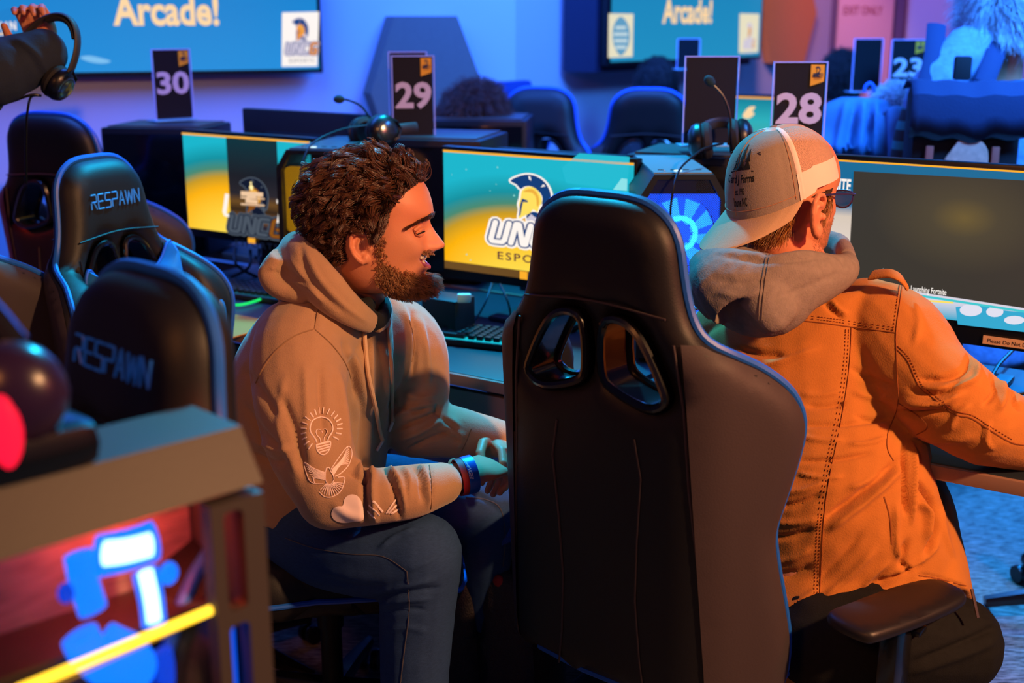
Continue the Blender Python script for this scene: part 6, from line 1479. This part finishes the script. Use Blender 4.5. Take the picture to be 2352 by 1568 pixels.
# jacket hanging over a chair
def hung_jacket():
    c = P(1985, 300, 4.1); k = empty('hanging_jacket', (c.x, c.y, .75), radians(15), 'blue lit jacket with fluffy lining draped over a chair back', 'jacket')
    mb = MB(); eloft(mb, [P(1975, 380, 4.05), P(1978, 320, 4.1), P(1980, 260, 4.12), P(1985, 225, 4.12)], [.20, .19, .155, .08], [.10, .10, .09, .05], (1, .1, 0)); eloft(mb, [P(2040, 260, 4.05), P(2065, 320, 4.0), P(2090, 385, 3.98)], [.05, .07, .09], [.05, .06, .08], (1, .1, 0))
    me = fuse(mb, .007, 5); L = [([(x, 235), (x-6+dx, 300), (x-12+dx*2, 375)], 9, h) for x, dx, h in ((1945, -8, .02), (1965, -5, -.03), (1985, 0, .022), (1998, 2, -.03), (2012, 4, .02), (2025, 8, -.02))]; folds(me, L, noise=.008, nsc=9)
    finish(me, 'cloth', mat('blue_jacket', '#3f6c9c', .9, bump=.5, bscale=60), k)
    mb = MB(); mb.tube(sm([P(1985, 212, 4.12), P(1988, 198, 4.12), P(1998, 191, 4.12), P(2006, 198, 4.12), P(2008, 212, 4.12)], 5), .006, 8, sx=.6); mb.build('hanging_loop', mat('loop_blue', '#2a5cc0', .7), k, world=True)
hung_jacket()
q = P(1985, 300, 4.22); gaming_chair('chair under the draped blue jacket', (q.x, q.y, 0), -radians(10), front_logo=False, arms=False).scale = (.9, 1, .95)
# arm of the person at the left edge holding a headset
def armperson():
    Y = 3.05; r = empty('person', (P(-150, 300, Y).x, Y, 0), 0, 'person at the left edge holding up a headset, only a dark sleeve and hand showing', 'person')
    sh, el, wr = P(-230, 160, 3.2), P(-60, 175, 2.95), P(112, 118, 3.05)
    mb = MB(); hc = P(-230, -60, 3.2); M = frame(hc, (.9, .3, -.2)); V, Fc = head_mesh(False); mb.add([M @ Vector(v) for v in V], Fc)
    eloft(mb, [sh+Vector((-.15, .05, -.02)), hc+Vector((-.02, 0, -.05))], [.07, .055], [.07, .06], (1, 0, 0)); eloft(mb, [Vector((sh.x-.12, 3.25, .2)), Vector((sh.x-.12, 3.25, .9)), sh+Vector((-.14, .05, -.05))], [.10, .12, .12], [.09, .1, .08], (0, 1, 0))
    caps(mb, [sh, el, wr], [.05, .04, .028]); add_hand(mb, wr, (-.35, .15, .9), (-.2, .9, .1), 1.0, .9, side=-1, thumb=1.3)
    finish(fuse(mb, .0035, 2), 'body', M_skin, r)
    mb = MB(); caps(mb, [sh, el, P(30, 150, 2.97), P(98, 122, 3.0)], [.085, .080, .072, .058]); eloft(mb, [Vector((sh.x-.12, 3.25, .75)), Vector((sh.x-.12, 3.25, 1.1)), sh+Vector((-.12, .05, 0)), sh+Vector((-.14, .05, .08))], [.17, .2, .18, .08], [.13, .15, .12, .07], (0, 1, 0))
    caps(mb, [sh+Vector((-.25, .1, 0)), sh+Vector((-.25, .1, -.3))], [.08, .06])
    me = fuse(mb, .006, 6); folds(me, [([(10, 90), (60, 120), (90, 170)], 8, -.005), ([(40, 90), (90, 130), (110, 170)], 8, .005)], noise=.003); finish(me, 'dark_shirt', mat('charcoal_shirt', '#1a2638', .9, bump=.4, bscale=200), r)
    mb = MB(); caps(mb, [Vector((sh.x-.12, 3.2, .85)), Vector((sh.x-.1, 3.2, .1))], [.13, .09]); caps(mb, [Vector((sh.x-.12, 3.4, .85)), Vector((sh.x-.1, 3.4, .1))], [.13, .09]); finish(fuse(mb, .012, 2), 'trousers', M_dk, r)
    I = np.array(M.inverted()); 
    c = P(118, 195, 3.0)
    headset('black headset held up by the person at the left edge', P(88, 160, 3.0), 0, ax=((.82, -.25, -.5), (.5, .1, .85)), mic=[P(95, 220, 2.98), P(72, 218, 2.97), P(30, 232, 2.96), P(-2, 242, 2.95)], band_h=.125, gap=.070)
    cable('headset_cable', 'thin black cord hanging from the held headset', [P(92, 219, 2.98), P(72, 222, 2.98), P(64, 250, 2.98), P(60, 300, 3.0), P(60, 420, 3.05)], .003)
armperson()
# ================================================================ foreground computer with a glass side
def foreground_pc():
    """glass side faces the camera, long axis runs to the right and away"""
    A = PZ(-150, 1160, 1.21); A = P(-120, 1125, .92); Bp = P(603, 1085, 1.125)
    d = Vector((Bp.x-A.x, Bp.y-A.y, 0)); L = d.length; d.normalize(); A = A-d*.15; L += .15; n = Vector((-d.y, d.x, 0)); yaw = atan2(d.y, d.x)
    ztop = 1.212; zb = .74
    r = empty('desktop_computer', (A.x, A.y, zb), yaw, 'blurred glass sided computer with blue lights and a yellow strip at the bottom left', 'computer'); h = ztop-zb; W = .16
    M_fr = mat('case_warm_grey', '#3a3432', .55, bump=.1)
    # top with chamfer
    mb = MB(); prf = [(-.0, h-.05), (.035, h), (W-.03, h), (W, h-.045), (W, h-.06), (.0, h-.05)]
    mb.prism(prf, 0, L, axis='x'); mb.build('top_shell', M_fr, r)
    mb = MB(); mb.box((L*.45, W*.45, h+.02), (.20, .09, .045), bev=.02); mb.build('top_handle', M_pl, r)
    mb = MB(); t = .028
    # right column with three vent openings
    col = rect(L-.060, .0, L, h-.06); holes = [rrect(L-.046, h-.175, L-.024, h-.070, .007)[::-1], rrect(L-.046, h-.295, L-.024, h-.190, .007)[::-1], rrect(L-.046, h-.41, L-.024, h-.310, .007)[::-1]]
    flat(mb, col, 0, holes=holes, th=.02); mb.box((L-.006, .1, h/2-.03), (.012, .19, h-.06), bev=.004); mb.build('front_column', M_fr, r)
    mb = MB(); mb.box((L-.035, .035, h*.36), (.020, .012, .22)); mb.build('column_light', emat('column_blue', '#0a50e0', 1.3), r)
    MB().box((L/2, .1, .008), (L, W, .016), bev=.003).build('bottom_shell', M_fr, r); MB().box((.012, .1, h/2-.03), (.024, W, h-.06), bev=.004).build('rear_column', M_fr, r)
    mb = MB(); mb.add([(.03, .004, .02), (L-.061, .004, .02), (L-.061, .004, h-.052), (.03, .004, h-.052)], [(0, 1, 2, 3)]); g = mb.build('glass_side', mat('clear_glass_side', '#ffffff', .02, trans=1.0, spec=.4), r, smooth=False)
    g.data.materials[0].node_tree.nodes['Principled BSDF'].inputs['IOR'].default_value = 1.04
    def at(px, py, dy=.035):
        I = mw(r).inverted(); a = I @ CAM; dd = I.to_3x3() @ ray(px, py); t = (dy-a.y)/dd.y; p = a+dd*t; return p
    # shelf
    MB().box((L/2, .095, at(300, 1465, .045).z), (L-.05, .10, .016), bev=.002).build('power_shroud', mat('shroud', '#3a2c30', .5), r)
    mb = MB(); mb.tube([at(40, 1585, .012), at(486, 1399, .012)], .0050, 8); mb.build('light_strip', emat('strip_yellow', '#ffc830', 2.6), r)
    mb = MB(); mb.tube([at(120, 1575, .012), at(478, 1412, .012)], .0016, 6); mb.build('light_strip_trim', emat('strip_gold', '#b07810', 1.0), r)
    tr = MB(); tr.box((L/2, W-.025, h/2-.01), (L-.03, .008, h-.08)); tr.build('carpet_stand_in', mat('carpet_stand_in_streaks', '#8a7068', .8, noise=.7, nscale=60, stretch=(.35, 1, 2.2), bump=.8, bscale=120), r)  # added panel, its streaks stand for red carpet showing in the glass
    ll = bpy.data.lights.new('carpet_red_fill', 'AREA'); ll.energy = 1.5; ll.color = hx('#ff5428')[:3]; ll.size = .16; ll.size_y = .03; ll.shape = 'RECTANGLE'  # added light, reddens the panel in place of lit carpet
    lo_ = bpy.data.objects.new('carpet_red_fill', ll); COL.objects.link(lo_); lo_.parent = r; lo_.location = (L*.86, W*.5, h-.05); lo_.rotation_euler = (radians(25), radians(-8), 0)
    # lit parts
    EB1, EB2, EB3 = emat('lit_blue', '#0a6cff', 1.6), emat('lit_pale', '#b8f4ff', 2.6), emat('lit_deep', '#0a40d8', 1.0)
    s = .42/1000*1.12
    def pill(name, pts, rad, m, sx=.6): MB().tube(sm([at(*q) for q in pts], 4), rad, 10, sx=sx, up=(0, 0, 1)).build(name, m, r)
    pill('graphics_card_light', [(225, 1275), (290, 1262), (352, 1240)], .021, EB1); pill('graphics_card_core', [(240, 1270, .016), (290, 1264, .016), (345, 1250, .016)], .012, EB2)
    pill('memory_stick', [(178, 1270), (190, 1330), (212, 1400)], .014, EB1); pill('memory_stick', [(330, 1310), (345, 1370), (352, 1430)], .013, EB1); pill('memory_stick_core', [(333, 1312, .02), (346, 1370, .02), (353, 1425, .02)], .0075, EB2)
    mb = MB(); mb.ell(at(385, 1315), (.010, .006, .012)); mb.build('fan_light', EB1, r); mb = MB(); mb.ell(at(150, 1360), (.008, .006, .010)); mb.build('fan_light', EB3, r)
    pill('cooler_tube', [(180, 1455), (205, 1500), (260, 1550), (300, 1600)], .018, EB1); pill('cooler_tube', [(245, 1450), (290, 1470), (330, 1485)], .010, EB1); pill('cooler_tube', [(370, 1490), (378, 1530), (380, 1590)], .010, EB3)
    mb = MB(); mb.ell(at(305, 1535), (.024, .01, .026)); mb.build('pump_head', EB1, r)
    return r, A, d, n
FPC = foreground_pc()
def red_device():
    c = P(30, 905, 1.02); r = empty('headset', c, 0, 'blurred round dark object with a red glow at the left edge, on the nearest computer', 'headset')
    mb = MB(); mb.ell(c, (.048, .04, .048)); mb.build('ear_cup', mat('purple_shell', '#2c1c3c', .3), r, world=True)
    mb = MB(); mb.ell(c+Vector((.004, -.036, -.022)), (.016, .012, .034)); mb.build('red_light', emat('red_glow', '#ff1438', 1.4), r, world=True)
    mb = MB(); mb.tube(sm([c+Vector((0, .02, .04)), c+Vector((-.05, .03, .09)), c+Vector((-.13, .03, .10))], 5), .012, 8); mb.build('headband', M_pl, r, world=True)
red_device()
# desk that carries it
dkc = FPC[1]+FPC[2]*.06+FPC[3]*.06; dk = empty('gaming_desk', (dkc.x, dkc.y, 0), FPC[0].rotation_euler.z, 'nearest desk, under the blurred computer case', 'desk')
MB().box((0, 0, .725), (.74, .30, .03), bev=.004).build('desktop', M_desk, dk)
for sx in (-1, 1): MB().box((sx*.30, 0, .355), (.06, .26, .71), bev=.006).build('leg', M_steel, dk)
# ================================================================ backpack on the floor
def floor_bag():
    r = empty('backpack', (P(1110, 1500, 2.6).x+.02, 2.60, 0), -.3, 'black mesh backpack with blue and red details on the floor by the central chair', 'backpack')
    M_m = perforated('bag_mesh', '#4a4648', 300); M_bb = mat('bag_black', '#0f0f12', .8, bump=.5, bscale=150)
    o = sm2([(-.15, .0), (.15, .0), (.17, .2), (.16, .42), (.09, .52), (-.07, .53), (-.14, .44), (-.17, .2)], 3)
    mb = MB(); pillow(mb, o, Tf=.06, Tb=.10, R=.08, bend=lambda s, z, t: (s, -t, z+.01)); mb.build('bag_body', M_bb, r)
    for x in (-.075, .06):
        mb = MB(); pillow(mb, sm2([(x-.06, .02), (x+.055, .02), (x+.058, .22), (x+.05, .36), (x-.03, .40), (x-.06, .30)], 3), Tf=.03, Tb=.0, R=.03, bend=lambda s, z, t: (s, -.062-t, z+.01)); mb.build('mesh_pocket', mat('bag_mesh_solid', '#3a3438', .6, bump=1, bscale=260, tex='v'), r)
    for x, z, rot in ((-.06, .46, .5), (.03, .50, -.2)):
        mb = MB(); mb.tube([(x-.06, -.06, z-.05), (x, -.09, z), (x+.07, -.06, z+.02)], [.026, .03, .022], 8, sx=.35); mb.build('top_strap', mat('bag_blue', '#1448a8', .6, bump=1, bscale=250, tex='v'), r)
    for x in (.0, .045): mb = MB(); mb.ell((x, -.085, .40-x*.3), (.014, .008, .018)); mb.build('red_tab', mat('bag_red', '#c01020', .5), r)
    mb = MB(); mb.tube(sm([(-.07, -.03, .52), (-.075, -.03, .58), (-.04, -.03, .60), (-.02, -.03, .56)], 5), .007, 8, sx=.5); mb.build('carry_loop', mat('bag_teal', '#1a8aa8', .6), r)
floor_bag()
# ================================================================ camera, light, world
cd = bpy.data.cameras.new('camera'); co = bpy.data.objects.new('camera', cd); COL.objects.link(co); SC.camera = co
co.location = CAM; co.rotation_euler = (pi/2-PITCH, 0, 0); cd.sensor_width = 36; cd.lens = 36*FP/2352; cd.clip_start = .05; cd.clip_end = 60
cd.dof.use_dof = True; cd.dof.focus_distance = 2.35; cd.dof.aperture_fstop = 2.8
w = bpy.data.worlds.new('world'); SC.world = w; w.use_nodes = True
w.node_tree.nodes['Background'].inputs[0].default_value = hx('#3a4a90'); w.node_tree.nodes['Background'].inputs[1].default_value = .22
def area(name, loc, tgt, size, color, power, sy=None, spread=180):
    l = bpy.data.lights.new(name, 'AREA'); l.energy = power; l.color = hx(color)[:3]; l.size = size
    if sy: l.shape = 'RECTANGLE'; l.size_y = sy
    l.spread = radians(spread)
    o = bpy.data.objects.new(name, l); COL.objects.link(o); o.location = loc
    o.rotation_euler = (Vector(tgt)-Vector(loc)).to_track_quat('-Z', 'Y').to_euler(); return o
def spot(name, loc, tgt, color, power, ang=60, blend=.5, r=.08):
    l = bpy.data.lights.new(name, 'SPOT'); l.energy = power; l.color = hx(color)[:3]; l.spot_size = radians(ang); l.spot_blend = blend; l.shadow_soft_size = r
    o = bpy.data.objects.new(name, l); COL.objects.link(o); o.location = loc
    o.rotation_euler = (Vector(tgt)-Vector(loc)).to_track_quat('-Z', 'Y').to_euler(); return o
# blue wall washers
area('wall_wash_left', (-1.2, 4.4, 3.1), (-1.0, 5.9, 1.3), 1.2, '#3a76ff', 150, 2.6)
area('wall_wash_back', (.6, 5.2, 3.1), (1.0, 7.3, 1.3), 1.2, '#3c76ff', 180, 2.2)
spot('pink_door_lamp', (2.4, 6.6, 2.9), (2.9, 8.9, 1.4), '#ff7a80', 110, 70, .8)
spot('orange_panel_fill', (1.2, 6.0, 2.7), (1.75, 8.1, 1.7), '#ffa878', 210, 32, .5)  # added spot, only brightens the orange panel
# warm key from the camera's left
spot('warm_key', (2.3, .2, 2.8), (.2, 2.1, .8), '#ffbb80', 600, 60, .6, .10)
spot('warm_fill', (-1.3, -.8, 2.7), (.0, 2.2, .8), '#ff9a50', 90, 60, .8, .25)
# cyan from beyond, high
spot('cyan_back', (-.1, 4.1, 3.15), (.1, 2.45, .9), '#18c8ff', 620, 70, .5, .12)
spot('cyan_knee_fill', (.05, 3.3, 2.95), (-.08, 2.2, .70), '#18b8ff', 330, 14, .7, .05)  # narrow spot added to bring cyan onto the knee
spot('cyan_floor', (3.0, 5.2, 2.6), (1.45, 3.4, 0), '#1890ff', 900, 50, .6, .12)
# pink from the camera's right, low
spot('pink_fill', (2.0, .9, 1.9), (-.2, 2.3, 1.2), '#ff4a50', 60, 70, .8, .2)
spot('red_carpet_lamp', (-2.6, 3.4, 1.8), (-1.2, 3.3, 0), '#ff3a14', 50, 60, .6, .1)
area('blue_back_right', (1.9, 2.9, 2.9), (1.7, 4.0, 1.2), .8, '#3a90ff', 100, spread=100)
vs = SC.view_settings; SC.display_settings.display_device = 'sRGB'; vs.view_transform = 'Standard'; vs.look = 'None'; vs.exposure = 0; vs.gamma = 1; vs.use_curve_mapping = False
